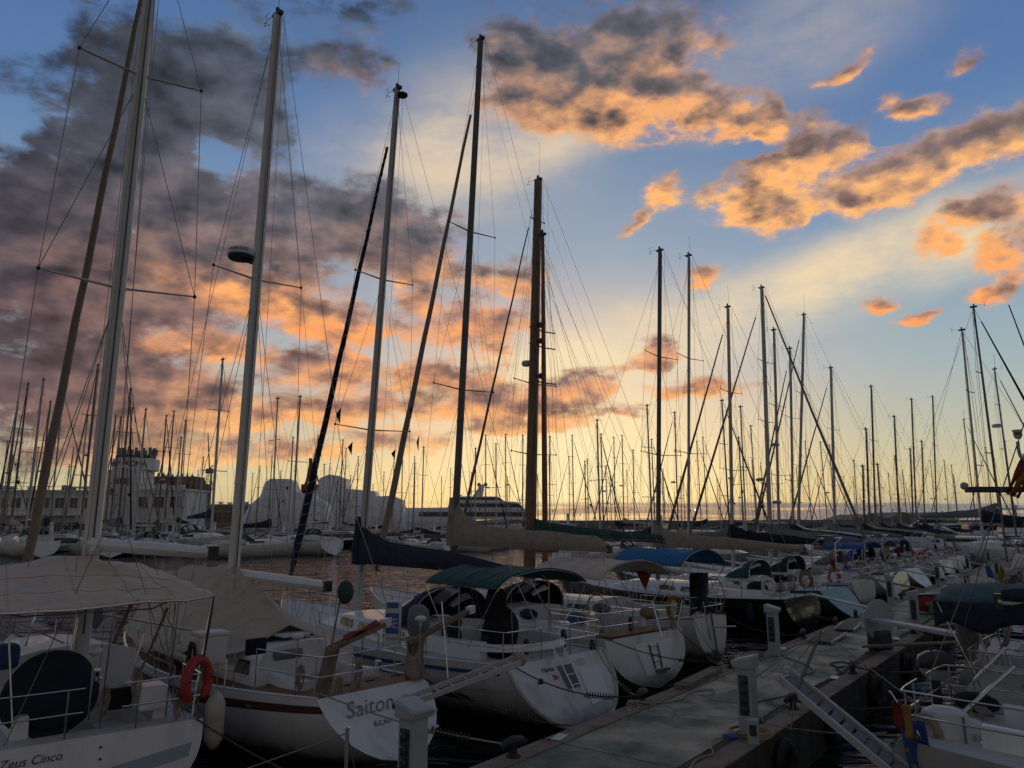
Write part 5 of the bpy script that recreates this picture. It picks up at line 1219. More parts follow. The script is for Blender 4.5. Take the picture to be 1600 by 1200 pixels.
def motor(label, loc, head, L, B_, hull_m, levels=1, fb=1.5, hardtop=False, group='motor boats in the far berths', scale=1., mast=True):
    t = thing('motor_boat', label, 'motor boat', loc, R(90 - head), group, scale); h = Hull(L, B_, .95, fb * .75, fb * .78, fb * 1.35, -.1, -.1, k=3.2, bowrake=1.6)
    hull_mesh(h, 14, 6).build('hull', hull_m, t, True); transom_mesh(h, 4).build('transom', hull_m, t, True); deck_mesh(h, None, 12).build('deck', GEL, t, True)
    hull_band(h, .55, .66, .12, .7, .01).build('hull_window_band', GLASS, t, True)
    z = h.deck(L * .4) - .05; x0, x1 = L * .2, L * .74
    for i in range(levels):
        hh = 1.35 if i == 0 else 1.15
        house_part(t, 'deckhouse' if i == 0 else 'upper_deck', x0 + i * L * .06, x1 - i * L * .13, B_ * (.42 - .05 * i), z, z + hh, L * .11, L * .01, GEL)
        z += hh
        MB().box(((x0 + x1) / 2 - L * .08, 0, z + .05), ((x1 - x0) * (.78 - .18 * i), B_ * (.86 - .12 * i), .09)).build('roof', GEL, t, bevel=.03); z += .1
    if hardtop:
        for s in (-1, 1): MB().beam((L * .3, s * B_ * .34, z), (L * .36, s * B_ * .3, z + .95), .25, .08).build('hardtop_leg', GEL, t)
        MB().box((L * .4, 0, z + 1.0), (L * .26, B_ * .72, .1)).build('hardtop', GEL, t, bevel=.04)
    if mast:
        MB().loft([[(L * .33 + dx, y, z + zz) for dx, y in ((-.2, -.1), (.2, -.1), (.2, .1), (-.2, .1))] for zz in (0, 1.1)]).build('radar_mast', GEL, t); MB().ball((L * .33, 0, z + 1.25), .26, 8, 5, (1, 1, .8)).build('radome', WPLAST, t, True); MB().tube([(L * .32, .3, z), (L * .30, .3, z + 2.6)], .02, 4).build('aerial', PLAST, t)
    for sd in (1, -1): MB().tube([Vector((x * L, sd * (h.half(x) - .06), h.deck(x * L, h.half(x)) + .65)) for x in (.5, .65, .8, .92, .985)], .018, 4).build('bow_rail', STEEL, t)
    return t
def ground(px, D): return Vector(((px - 800) / FPX * D * (cP - CAM_Z / D * sP), D, 0))
motor('pale teal motor boat at the left edge across the water', ground(35, 92), 95, 10, 3.4, TEALHULL, 1)
motor('white cabin cruiser with black hull left of the first tall mast', ground(78, 96), 70, 11.5, 3.8, BLACKHULL, 1, 1.7)
for px, D, hd, L, lv, hm, lab in ((165, 130, -60, 12, 1, GEL, 'white motor boat below the lettered tower'), (245, 120, 120, 11, 1, GEL, 'white motor boat under the cathedral'), (300, 140, 100, 13, 1, GEL, 'white cruiser below the dark tree'), (405, 112, 100, 11, 1, GEL, 'white launch in front of the first wrapped yacht'),
        (470, 122, 95, 14, 1, BLACKHULL, 'black-hulled motor launch in front of the wrapped yachts'), (545, 132, 80, 14, 1, BLACKHULL, 'low dark motor yacht between the wrapped yachts and water'), (640, 120, 100, 12, 1, GEL, 'white motor boat left of the big motor yacht'), (700, 110, 70, 10, 1, GEL, 'small white motor boat under the tan boom'),
        (905, 105, -20, 11, 2, GEL, 'white flybridge cruiser in the sunset glow'), (985, 120, 60, 12, 1, GEL, 'white cruiser right of the sunset glow'), (1075, 130, -60, 14, 2, GEL, 'white flybridge yacht behind the blue bimini'), (1165, 125, 110, 15, 1, GEL, 'long white motor boat behind the three-radar mast'), (1270, 140, 100, 13, 1, GEL, 'white motor boat right of the three-radar mast'), (1330, 150, 80, 14, 1, NAVYHULL, 'navy motor yacht before the grey sheds')):
    motor(lab, ground(px, D), hd, L, L * .3, hm, lv)
motor('white motor cruiser with wide windscreen berthed at the far pier end', ground(1512, 92), 190, 12, 4.6, GEL, 2, 1.7, mast=False)
motor('large white yacht under wraps at the right behind the pier-end cruiser', ground(1530, 150), 250, 27, 6.5, GEL, 2, 2.6)
motor('white motor yacht with a dark hardtop platform at the far right edge', ground(1590, 82), 210, 16, 4.8, GEL, 2, 2.2, hardtop=True)
rp_ = thing('radar_platform', 'dark radar platform on posts above the right-hand boats', 'radar arch', ground(1572, 62), 0); z = at_y(1572, 765, 62).z
MB().box((0, 0, z), (4.6, 1.2, .45)).build('platform', PLAST, rp_, bevel=.08); MB().ball((-2.6, 0, z + .3), .32, 10, 6).build('radome', GPLAST, rp_, True); MB().tube([(.2, 0, 0), (.2, 0, z)], .08, 8).build('post', DSPAR, rp_, True); MB().tube([(1.2, 0, 0), (1.2, 0, z)], .08, 8).build('post', DSPAR, rp_, True)

# ---------------------------------------------------------------- big motor yacht in the middle distance
D = 205; k = D / FPX
my = thing('motor_yacht', 'large white motor yacht with stacked decks and twin satellite domes', 'yacht', ground(800, D), R(4)); hq = Hull(42, 8.2, .9, 3.0, 3.0, 4.6, .4, -.3, k=3.2, bowrake=3.5)
Mx = lambda px: (px - 800) * k
mm = MB();
for sd in (1, -1): mm.grid(lambda a, b: hq.p(a, b, sd) + Vector((Mx(640), 0, 0)), 16, 6)
mm.build('hull', GEL, my, True); MB().add([v for v in [(Mx(640) + t_ * 42, s * hq.half(t_), hq.sheer(t_) - .05) for t_ in (0, .2, .4, .6, .8, .98) for s in (-1, 1)]], [(2 * i, 2 * i + 1, 2 * i + 3, 2 * i + 2) for i in range(5)]).build('deck', GEL, my)
for i, (p0, p1, w, y0, y1, nm) in enumerate(((655, 838, 3.7, 812, 797, 'main_deck'), (700, 822, 3.3, 797, 784, 'bridge_deck'), (712, 790, 2.7, 784, 776, 'sun_deck'))):
    house_part(my, nm, Mx(p0), Mx(p1), w, at_y(800, y0, D).z, at_y(800, y1, D).z, 3.2 - i * .5, .8, GEL, (.3, .78))
zt2 = at_y(800, 776, D).z
MB().loft([[(Mx(748) + x, y, zt2 + z) for x, y in ((-1.6, -1.1), (1.2, -1.1), (1.2, 1.1), (-1.6, 1.1))] if z < 1 else [(Mx(754) + x, y, zt2 + z) for x, y in ((-.5, -.4), (.5, -.4), (.5, .4), (-.5, .4))] for z in (0, 3.2)]).build('radar_mast', GEL, my)
for dx in (-.9, .9): MB().ball((Mx(754) + dx, 0, zt2 + 3.2), .55, 10, 6).build('satellite_dome', GPLAST, my, True)
MB().box((Mx(754), 0, zt2 + 2.5), (2.6, .3, .2)).build('radar_bar', GEL, my); MB().tube([(Mx(754), 0, zt2 + 3), (Mx(754), 0, zt2 + 6)], .07, 5).build('aerial', PLAST, my)

# ---------------------------------------------------------------- yachts sealed in white shrink wrap
def wrapped(label, D, prof, wd, base_px):
    """prof = [(px, py of the wrap's top)] seen along the yacht"""
    k = D / FPX; x0 = prof[0][0]; t = thing('wrapped_yacht', label, 'yacht', ground(base_px, D), 0, 'yachts sealed in white wrap'); rings = []
    n = len(prof)
    for i, (px, py) in enumerate(prof):
        z = at_y(px, py, D).z; x = (px - base_px) * k; w = wd * (.72 if i in (0, n - 1) else 1.); zb = 2.2
        zc_ = zb + (z - zb) * .62
        rings.append([(x, -w, zb), (x, -w * 1.02, zb + (z - zb) * .3), (x, -w * .9, zc_), (x, -w * .45, z), (x, w * .45, z), (x, w * .9, zc_), (x, w * 1.02, zb + (z - zb) * .3), (x, w, zb)])
    MB().loft(rings).build('wrap', WRAP, t)
    xa, xb = (prof[0][0] - base_px) * k, (prof[-1][0] - base_px) * k
    MB().loft([[(xa + .8, -wd * .9, -.3), (xb - .8, -wd * .9, -.3), (xb - .8, wd * .9, -.3), (xa + .8, wd * .9, -.3)], [(xa, -wd * .99, 2.3), (xb, -wd * .99, 2.3), (xb, wd * .99, 2.3), (xa, wd * .99, 2.3)]]).build('hull', GEL2, t)
    for q in range(8): MB().lathe([(.42, -.03), (.42, .02)], (xa + (xb - xa) * (.12 + .1 * q), -wd * .98, 1.5), 10, 'y').build('porthole', GLASS, t)
    for q in range(1, n - 1):
        MB().tube([Vector(p) + (Vector(p) - Vector((rings[q][0][0], 0, 5))).normalized() * .03 for p in rings[q]], .05, 3).build('wrap_seam', WRAP, t)
    return t
wrapped('white-wrapped yacht with a stepped tent roof, left of the pair', 190, [(384, 806), (392, 790), (408, 776), (411, 765), (415, 753), (424, 749), (448, 749), (455, 752), (464, 770), (488, 775), (510, 788), (516, 806)], 5.0, 450)
wrapped('larger white-wrapped yacht with a box-shaped cabin under the wrap', 215, [(478, 800), (484, 770), (498, 766), (500, 748), (514, 742), (526, 744), (541, 749), (541.5, 764), (585, 768), (588, 776), (612, 775), (628, 782), (630, 800)], 5.6, 555)
wrapped('long low white-wrapped hull right of the wrapped pair', 230, [(618, 806), (624, 794), (700, 793), (718, 800), (722, 808)], 5.0, 670)

# ---------------------------------------------------------------- buildings on the left shore
def block(name, label, D, p0, p1, py_top, depth, m, storeys, wins, cat='building', flat=True):
    k = D / FPX; c = ground((p0 + p1) / 2, D); t = thing(name, label, cat, c, 0); W = (p1 - p0) * k; H_ = at_y((p0 + p1) / 2, py_top, D).z
    MB().box((0, depth / 2, H_ / 2), (W, depth, H_)).build('wall', m, t)
    MB().box((0, depth / 2, H_ + .15), (W + .8, depth + .8, .4)).build('roof_slab', WALLW, t)
    for s in range(storeys):
        zf = H_ * (s + .5) / storeys + .2
        for i in range(wins):
            x = -W / 2 + W * (i + .5) / wins; w = MB().box((x, .06, zf), (W / wins * .62, .2, H_ / storeys * .42)).build('window', GLASS, t); MB().box((x, -.07, zf), (.08, .08, H_ / storeys * .42)).build('mullion', WALLW, w); MB().box((x, -.1, zf + H_ / storeys * .22), (W / wins * .68, .16, .12)).build('lintel', WALLW, w); MB().box((x, -.12, zf - H_ / storeys * .23), (W / wins * .68, .2, .12)).build('sill', WALLW, w)
    rq = random.Random(label)
    for i in range(5):
        x = rq.uniform(-W / 2 + 1, W / 2 - 1); MB().box((x, depth * rq.uniform(.2, .6), H_ + .35 + .5), (rq.uniform(.8, 2.2), 1.4, rq.uniform(.6, 1.5))).build('roof_plant', rq.choice((WALLW, ROOFM, GPLAST)), t)
    for i in range(3): x = rq.uniform(-W / 2, W / 2); MB().tube([(x, 1, H_ + .3), (x, 1, H_ + rq.uniform(2, 4.5))], .05, 4).build('roof_aerial', PLAST, t)
    MB().tube([(-W / 2, -.3, H_ + 1.1), (W / 2, -.3, H_ + 1.1)], .04, 4).build('roof_rail', ALU, t)
    for s in range(storeys): MB().box((0, -.08, H_ * (s + 1) / storeys - .5), (W, .18, .14)).build('string_course', WALLW, t)
    return t, W, H_
t_, W, H_ = block('club_building', 'white two-storey club house with flat roof and dark windows at left', 165, -60, 142, 768, 14, WALLW, 2, 9)
MB().box((-2, -1.4, H_ * .52), (W, 2.6, .25)).build('balcony', WALLW, t_)
MB().tube([(-W / 2, -2.6, H_ * .52 + 1), (W / 2, -2.6, H_ * .52 + 1)], .05, 4).build('balcony_rail', ALU, t_)
MB().box((9, 5, H_ + 1.0), (3.5, 3, .3)).build('roof_canopy', ROOFM, t_)
block('harbour_building', 'lower white harbour building right of the lettered tower', 158, 205, 281, 766, 12, WALLW, 2, 3)
# round tower with a lettered ring
D = 168; tw_ = thing('control_tower', 'white harbour tower with a lettered ring and crown of posts', 'tower', ground(188, D), 0); k = D / FPX; zf = lambda py: at_y(188, py, D).z
MB().box((0, 2, zf(735) / 2), (48 * k, 8, zf(735))).build('shaft', WALLW, tw_); MB().lathe([(33 * k, zf(734)), (34 * k, zf(733)), (34 * k, zf(716)), (30 * k, zf(715))], (0, 4, 0), 24).build('ring', WALLW, tw_, True); MB().lathe([(28 * k, zf(716)), (28 * k, zf(709)), (.1, zf(708))], (0, 4, 0), 20).build('crown_base', GREYC, tw_)
MB().box((0, -2.1, zf(752)), (22 * k, .2, 1.1)).build('window', GLASS, tw_); MB().box((-12 * k, -2.1, zf(768)), (6 * k, .2, 1.2)).build('window', GLASS, tw_)
for i in range(16):
    a = 2 * math.pi * i / 16; MB().box((math.cos(a) * 27 * k, 4 + math.sin(a) * 27 * k, zf(704)), (.5, .5, zf(699 if i % 3 else 696) - zf(709))).build('crown_post', GREYC, tw_)
for i in range(10):
    a = -2.7 + i * .25; MB().box((math.cos(a) * 28.2 * k, 4 + math.sin(a) * 28.2 * k, zf(712.5)), (.5, .5, .5)).build('ring_light', PLAST, tw_)
for i, ch in enumerate('CNP.ROMA'):
    a = -math.pi / 2 + (i - 3.6) * .235; n_ = Vector((math.cos(a), math.sin(a), 0)); lettering(ch, 1.75, INK, tw_, Vector((0, 4, zf(728.5))) + n_ * (34.3 * k), Vector((0, 0, 1)).cross(n_), (0, 0, 1), 0, 'letter', .05)
# cathedral
D = 560; k = D / FPX; ca = thing('cathedral', 'brown stone cathedral with rows of pinnacles and a tall pointed spire', 'cathedral', ground(262, D), 0); zf = lambda py: at_y(262, py, D).z; X = lambda px: (px - 262) * k
MB().box((X(264), 12, zf(744) / 2), (X(292) - X(228), 18, zf(744))).build('nave', STONE, ca); MB().box((X(268), 4, zf(756) / 2), (X(308) - X(226), 30, zf(756))).build('aisle', STONE, ca)
for i in range(11):
    px = 230 + i * 7.4; MB().box((X(px), -13, zf(754) / 2), (1.3, 5, zf(754 - i * .0))).build('buttress', STONE, ca); MB().lathe([(1.0, zf(754)), (1.0, zf(746)), (.05, zf(738 if i % 2 else 741))], (X(px), -12, 0), 4).build('pinnacle', STONE, ca)
for px, p0, p1, r in ((226, 740, 717, 2.4), (294, 750, 742, 2.0), (304, 750, 747, 1.3), (311, 752, 748, 1.3), (247, 744, 737, 1.5)):
    MB().lathe([(r, 0), (r, zf(p0)), (r * .55, zf((p0 + p1) / 2)), (.05, zf(p1))], (X(px), 2, 0), 8).build('spire', STONE, ca)
MB().box((X(303), 4, zf(756) / 2), (X(312) - X(294), 16, zf(755))).build('west_front', STONE, ca)
block('warehouse', 'low brown harbour warehouse right of the cathedral', 330, 300, 392, 789, 14, STONE, 1, 6); block('quay_store', 'long low brown store far behind the wrapped yachts', 380, 360, 480, 800, 12, STONE, 1, 7)
def shed(label, D, p0, p1, eave, ridge, depth=18):
    k = D / FPX; t = thing('boat_shed', label, 'shed', ground((p0 + p1) / 2, D), 0); W = (p1 - p0) * k; ze = at_y(p0, eave, D).z; zr = at_y(p0, ridge, D).z
    MB().box((0, depth / 2, ze / 2), (W, depth, ze)).build('wall', ROOFM, t); MB().prism([(-W / 2 - .4, 0, ze), (W / 2 + .4, 0, ze), (0, 0, zr)], (0, -.4, 0), (0, depth + .4, 0)).build('roof', ROOFM, t)
    for i in range(3): MB().box((-W / 2 + W * (i + .5) / 3, -.06, ze * .42), (W / 3 * .6, .12, ze * .7)).build('door', GPLAST, t)
shed('grey gabled boat shed behind the pier-end masts', 190, 1335, 1395, 812, 803); shed('second grey gabled boat shed, darker gable', 200, 1388, 1442, 811, 800)
D = 205; bs = thing('boat_shed', 'arched pale grey boat hangar at the right', 'shed', ground(1468, D), 0); k = D / FPX; W = 34 * k; z = at_y(1468, 800, D).z
MB().loft([[(math.cos(a) * W * (1 if abs(math.cos(a)) < .99 else 1), y, max(0, math.sin(a)) ** .6 * z) for a in [math.pi * j / 14 for j in range(15)]] for y in (0, 20)]).build('vault', ROOFM, bs, True); MB().box((0, -.1, z * .35), (W * .9, .2, z * .7)).build('door', GPLAST, bs)
# cranes
D = 480; cr = thing('lattice_crane', 'thin grey lattice tower crane against the yellow horizon', 'crane', ground(321, D), 0); k = D / FPX; zf = lambda py: at_y(321, py, D).z
for sx in (-1, 1):
    for sy in (-1, 1): MB().tube([(sx * 1.6, sy * 1.6, 0), (sx * 1.1, sy * 1.1, zf(738))], .22, 4).build('leg', CRANEG, cr)
for i in range(10):
    z0, z1 = zf(738) * i / 10, zf(738) * (i + 1) / 10
    for sy in (-1, 1): MB().tube([(-1.5 if i % 2 else 1.5, sy * 1.4, z0), (1.5 if i % 2 else -1.5, sy * 1.4, z1)], .14, 3).build('lattice_brace', CRANEG, cr)
MB().box((0, 0, zf(736)), (4, 3, 3)).build('cab', CRANEG, cr); MB().tube([(0, 0, zf(736)), (-7 * k, 0, zf(676))], [.5, .25], 4).build('jib', CRANEG, cr); MB().tube([(0, 0, zf(733)), (5 * k, 0, zf(727))], .4, 4).build('counter_jib', CRANEG, cr)
D = 420; cr = thing('harbour_crane', 'rust-orange harbour crane with raised double jib behind the wrapped yacht', 'crane', ground(482, D), 0); k = D / FPX; zf = lambda py: at_y(482, py, D).z; X = lambda px: (px - 482) * k
for a, b, r in (((482, 766), (480, 716), 1.0), ((474, 765), (481, 716), .7), ((480, 718), (498, 762), .5), ((479, 740), (472, 760), .5)): MB().tube([(X(a[0]), 0, zf(a[1])), (X(b[0]), 0, zf(b[1]))], r, 5).build('jib', CRANEM, cr)
MB().box((0, 0, zf(768) / 2), (6, 6, zf(764))).build('tower', CRANEM, cr); MB().box((0, 0, zf(764)), (9, 6, 5)).build('machine_house', CRANEM, cr)
# the dark tree by the shore
tr = thing('shore_tree', 'dark rounded tree on the shore below the cathedral', 'tree', ground(292, 186), 0); z0 = at_y(292, 800, 186).z; rn = random.Random(5)
MB().tube([(0, 0, 0), (.1, 0, 2.2), (.3, .1, 4.2)], [.35, .28, .16], 7).build('trunk', BARK, tr, True)
for i in range(6): a = i * 1.05; MB().tube([(.1, 0, 2.2), (math.cos(a) * 1.6, math.sin(a) * 1.6, 3.8 + .3 * (i % 3))], [.15, .05], 5).build('limb', BARK, tr)
cm = MB(); cl_ = [(rn.uniform(-2.6, 2.6), rn.uniform(-2.2, 2.2), rn.uniform(2.6, 7.4), rn.uniform(.7, 1.3)) for _ in range(34)]
for x, y, z, r in cl_:
    if (x / 3) ** 2 + ((z - 4.8) / 3.2) ** 2 > 1: continue
    for _ in range(60):
        d = Vector((rn.gauss(0, 1), rn.gauss(0, 1), rn.gauss(0, 1))).normalized() * r * rn.uniform(.6, 1.05); p = Vector((x, y, z)) + d
        e = Vector((rn.gauss(0, 1), rn.gauss(0, 1), rn.gauss(0, 1))).normalized() * .17; f = d.cross(e).normalized() * .12 if d.cross(e).length > 1e-4 else Vector((.1, 0, 0))
        cm.add([p - e, p + f, p + e, p - f], [(0, 1, 2, 3)])
cm.build('crown', LEAF, tr)
# quays and breakwater closing the basin
MB().box((-120, 190, .5), (420, 60, 2.6)).build('quay', CONC, kind='structure'); MB().box((250, 225, .5), (330, 60, 2.4)).build('quay', CONC, kind='structure')
bw = MB(); rn = random.Random(9); N_ = 90
rings = []
for i in range(N_ + 1):
    x = -520 + 1400 * i / N_; h0 = 5.0 + rn.uniform(-.5, .5); rings.append([(x, 402 + rn.uniform(-1, 1), -1), (x, 408 + rn.uniform(-1, 1), h0 * .7), (x, 412, h0), (x, 418, h0), (x, 430, -1)])
bw.loft(rings, closed=False).build('breakwater', ROCK, kind='structure')
# lit quay lamps
LAMPG = mat('lamp_glow', (1, .95, .85), .3, emit=((1, .93, .8), 3.5))
for px, py, D, lab in ((327, 808, 178, 'lit white quay lamp right of the dark tree'), (1353, 780, 185, 'lit white quay lamp above the sheds'), (1089, 797, 160, 'lit quay lamp between the middle masts')):
    t = thing('quay_lamp', lab, 'lamp', ground(px, D), 0, 'quay lamps'); z = at_y(px, py, D).z
    MB().tube([(0, 0, 0), (0, 0, z)], .09, 6).build('post', GPLAST, t); MB().box((0, -.2, z), (.7, .6, .22)).build('lamp_head', GPLAST, t); MB().box((0, -.55, z - .02), (.6, .1, .2)).build('lens', LAMPG, t)

# ================================================================ the rest of the row moored along the left of the pier
def row_boat(label, tc, head, L, B_, hull_m, mast=None, mast_m=ALU, mr=.11, cover=NAVY, hood=None, bim=None, rail=STEEL, tw=.8, rk=.6, furl=None, spr=2, group=None, windows_on=True, wheel_on=True, boom_len=None, furl_dir=None, stripe=None, radar=None, aerial=0., gear=True):
    t = boat_root('sailboat', label, tc, head, group); h = Hull(L, B_, tw, 1.3, 1.15, 1.65, rk, .06, k=2.5); lc = local(t)
    hull_mesh(h, 14, 7).build('hull', hull_m, t, True); transom_mesh(h, 6).build('transom', hull_m, t, True)
    hole = (.7, min(3.2, L * .27), .85 if B_ > 3.2 else .65)
    deck_mesh(h, hole, 18).build('deck', DECKM, t, True); well_mesh(h, *hole).build('cockpit', GEL2, t)
    coaming(t, h, .9, hole[1] + .3, hole[2] + .03, .28, .2)
    cab = (hole[1] + .2, L * .68, B_ * .31, B_ * .21, .5, .38)
    cabin_mesh(h, *cab).build('coachroof', GEL if hull_m in (BLACKHULL, GREENHULL, NAVYHULL, GREYHULL) else GEL2, t, True)
    windows(t, h, cab, ((cab[0] + .4, cab[0] + 1.3), (cab[0] + 1.6, cab[0] + 2.4)), .15, .18)
    if stripe: hull_band(h, .84, .9, .02, .94).build('hull_stripe', stripe, t, True)
    global STEEL
    keep = STEEL; STEEL = rail
    pushpit(t, h, .05, .62, 1.6, gap=True)
    STEEL = keep
    lifelines(t, h, 2.2, L * .92, 4)
    zc = h.deck(1, 1)
    if wheel_on: wheel(t, (1.5, 0, zc + .25), .5); MB().box((1.7, 0, zc - .15), (.2, .28, .8), taper=.8).build('binnacle', GEL, t, bevel=.03)
    if hood: sprayhood(t, h, cab[0] - .1, cab[0] + 1.2, B_ * .3, h.deck(cab[0]) + .4, .8, hood)
    if bim: bimini(t, .3, 2.5, B_ * .37, 2.85, .26, bim, deckz=zc + .2)
    P = None
    if mast:
        ms, topw, D = mast
        top = lc(topw); hz_ = top.z
        sps = [(1.6 + (hz_ - 1.6) * k, (B_ / 2 - .3) * (1 - .18 * i), .1) for i, k in enumerate([(.5,), (.36, .66), (.28, .5, .72)][spr - 1])]
        m_, P = rig(t, h, ms, h.deck(ms) + .35, top, sps, mast_m, mr, mr * .8, furl=furl, furl_r=.085, stay_frac=.94, wire_r=.008, aerial=aerial)
        bz = 3.1; bl_ = boom_len or min(ms - .6, L * .42)
        boom_set(t, (ms - .15, 0, bz), (ms - .15 - bl_, 0, bz - .05), .1, WSPAR, cover, [(0, .8), (.15, .5), (.6, .36), (1, .14)], .18, .9 if cover else None, topping=top, seed=int(L * 10))
        if radar:
            for zf, dx in radar:
                q = P(1.5 + (hz_ - 1.5) * zf)
                MB().lathe([(.02, -.09), (.26, -.07), (.28, .02), (.2, .09), (.02, .11)], q + Vector((dx, 0, 0)), 12).build('radar_dome', GPLAST, m_, True)
    if not gear: return t, h, lc, P
    rq = random.Random(label); zd = h.deck(0, h.half(0))           # gear lashed about the stern
    for s in (-1, 1):
        if rq.random() < .6:
            c = Vector((.5, s * (h.half(.05) - .02), zd + .42)); MB().tube([c + Vector((math.sin(a) * .24, s * .03, math.cos(a) * .3)) for a in [-2.6 + 5.2 * k / 12 for k in range(13)]], .065, 6).build('horseshoe_buoy', rq.choice((LIFE, WPLAST, YELC, TAN)), t, True)
        for q in range(rq.randrange(1, 4)):
            xx = 1.2 + 1.6 * q; MB().lathe([(.02, -.36), (.1, -.3), (.12, -.2), (.12, .2), (.1, .3), (.02, .36)], (xx, s * (h.half(xx / L) + .12), .75), 8).build('fender', rq.choice((FEND, WPLAST, NAVY)), t, True)
    if rq.random() < .7:
        MB().tube([(.05, .5, zd), (-.35, .62, zd + 1.5)], .014, 5).build('flag_staff', STEEL, t); MB().grid(lambda u, v: Vector((-.33 - .12 * u + .1 * v, .62 + .06 * math.sin(u * 7), zd + 1.45 - .5 * u - .22 * v)), 6, 4).build('flag', rq.choice((REDC, ROYAL, GREYC, YELC)), t, True, solid=.01)
    for q in range(rq.randrange(2, 5)):
        x_ = rq.uniform(.6, L * .3); y_ = rq.uniform(-1, 1) * (B_ * .32); MB().ball((x_, y_, h.deck(x_) + .3), .3, 8, 5, (rq.uniform(.7, 1.6), rq.uniform(.5, .9), rq.uniform(.5, .9))).build('stowed_bag', rq.choice((NAVY, GREYC, BEIGE2, BLACKC, TAN, ROYAL)), t, True)
    if rq.random() < .2:
        for s in (-1, 1): MB().tube([(.3, s * (B_ * .36), zd + .1), (.25, s * B_ * .36, zd + 1.9), (-.1, s * B_ * .33, zd + 2.15)], .028, 6).build('gantry_post', STEEL, t, True)
        MB().tube([(-.1, -B_ * .33, zd + 2.15), (-.1, B_ * .33, zd + 2.15)], .028, 6).build('gantry_bar', STEEL, t); MB().box((.1, 0, zd + 2.25), (.6, 1.2, .04)).build('solar_panel', PLAST, t)
    if rq.random() < .6:
        a_, b_ = Vector((-.1, -.5, zd + .1)), Vector((-2.6, -.4, QZ + .15)); MB().beam(a_, b_, .3, .05).build('boarding_plank', rq.choice((WOOD, ALU)), t)
    return t, h, lc, P
def left_row(w, px, top, label, L, B_, hull_m, **kw):
    tc = pier(w, 9.3); s = mast_s(tc, -46, px); D = tc.y + s * math.cos(R(46))
    return row_boat(label, (tc.x, tc.y), -46, L, B_, hull_m, mast=(s, at_y(top[0], top[1], D), D), group='sailboats moored along the left of the pier', **kw)
K, hK, kl, PK = left_row(30.5, 1026, (1031, 392), 'black-hulled sailboat with black stern rail and long tan boom cover', 12.6, 3.9, BLACKHULL, mast_m=DSPAR, mr=.14, cover=TAN, rail=RUB, boom_len=6.6, rk=.3, wheel_on=True)
left_row(35, 1074, (1076, 400), 'grey-green sailboat just beyond the black-hulled one', 11.8, 3.7, GREENHULL, rk=1.2, mast_m=ALU, mr=.10, cover=None, hood=TEALC, furl=None, aerial=1.1)
left_row(40.5, 1143, (1137, 480), 'white sailboat with navy boom cover, second beyond the black hull', 12, 3.7, HULLA, rk=.2, hood=NAVY, stripe=STRIPE, mast_m=ALU, mr=.13, cover=BLACKC, furl=DSPAR, aerial=1.3)
left_row(44.5, 1202, (1190, 450), 'white sailboat whose thick mast carries three radar domes', 12.4, 3.8, CREAM, rk=1.0, tw=.6, mast_m=ALU, mr=.17, cover=GREYC, furl=DSPAR, spr=3, radar=((.42, -.5), (.3, .5), (.22, -.5)), bim=ROYAL)
_t9 = [o for o in col.objects if o.get('label', '').startswith('white sailboat whose thick mast')][0]; _l9 = local(_t9)
MB().tube([_l9(at_y(1352, 842, 41.0)), _l9(at_y(1270, 646, 45.0)), _l9(at_y(1196, 462, 48.5))], [.085, .07, .04], 8).build('furled_staysail', DSPAR, _t9, True)
left_row(48.7, 1216, (1209, 516), 'navy sailboat with grey hood beside the three-radar mast', 11.5, 3.6, NAVYHULL, rk=.4, bim=GREYC, mast_m=ALU, mr=.12, cover=GREYC, hood=GREYC)
left_row(52.8, 1238, (1234, 545), 'white sailboat with blue hood in the middle of the row', 11, 3.5, HULLW, rk=1.1, bim=ROYAL, mast_m=ALU, mr=.12, cover=NAVY, hood=ROYAL, furl=DSPAR)
left_row(57, 1244, (1256, 492), 'grey sailboat whose mast leans slightly right, with aerials', 12.5, 3.7, GREYHULL, rk=.1, hood=BLACKC, mast_m=ALU, mr=.15, cover=WSPAR, furl=DSPAR, aerial=1.6)
left_row(61.5, 1303, (1298, 575), 'white sailboat with beige hood, its mast standing alone to the right', 11.5, 3.6, HULLA, tw=.5, mast_m=ALU, mr=.15, cover=GREYC, hood=BEIGE, furl=DSPAR)
for w, px, top, lab, hm, cv, hd in ((66, 1349, (1348, 729), 'white sailboat with short mast far along the pier row', HULLW, NAVY, None), (70.6, 1358, (1353, 671), 'far white sailboat with low mast left of a taller one', GEL2, BEIGE2, NAVY), (75.5, 1367, (1361, 604), 'far white sailboat with tall dark mast beyond the long furled stay', GEL, GREYC, None),
        (80, 1378, (1371, 726), 'far navy-hulled sailboat with short mast in the pier row', NAVYHULL, NAVY, None), (85, 1404, (1397, 651), 'far white sailboat with a mast midway to the white motor cruiser', GEL, NAVY, GREYC), (90, 1426, (1422, 702), 'far white sailboat with thin short mast near the pier end', GEL2, None, None),
        (95, 1431, (1424, 624), 'far white sailboat with tall mast near the pier end', GEL, BLACKC, None), (100, 1444, (1440, 690), 'far grey-hulled sailboat near the pier end', GREYHULL, NAVY, None), (105.5, 1463, (1457, 620), 'far white sailboat with double-looking mast at the pier end', GEL, GREYC, None)):
    left_row(w, px, top, lab, 10.5 + (w % 3), 3.5, hm, mast_m=DSPAR, mr=.12, cover=cv, hood=hd, spr=2 if w % 2 else 3)
mooring(K.matrix_basis @ Vector((.1, 1.5, 1.3)), cw_('e'), 'mooring rope from the port quarter of the black hull', .1, DROPE)
mooring(K.matrix_basis @ Vector((.1, -1.5, 1.3)), cw_('j'), 'mooring rope from the starboard quarter of the black hull', .1, DROPE)
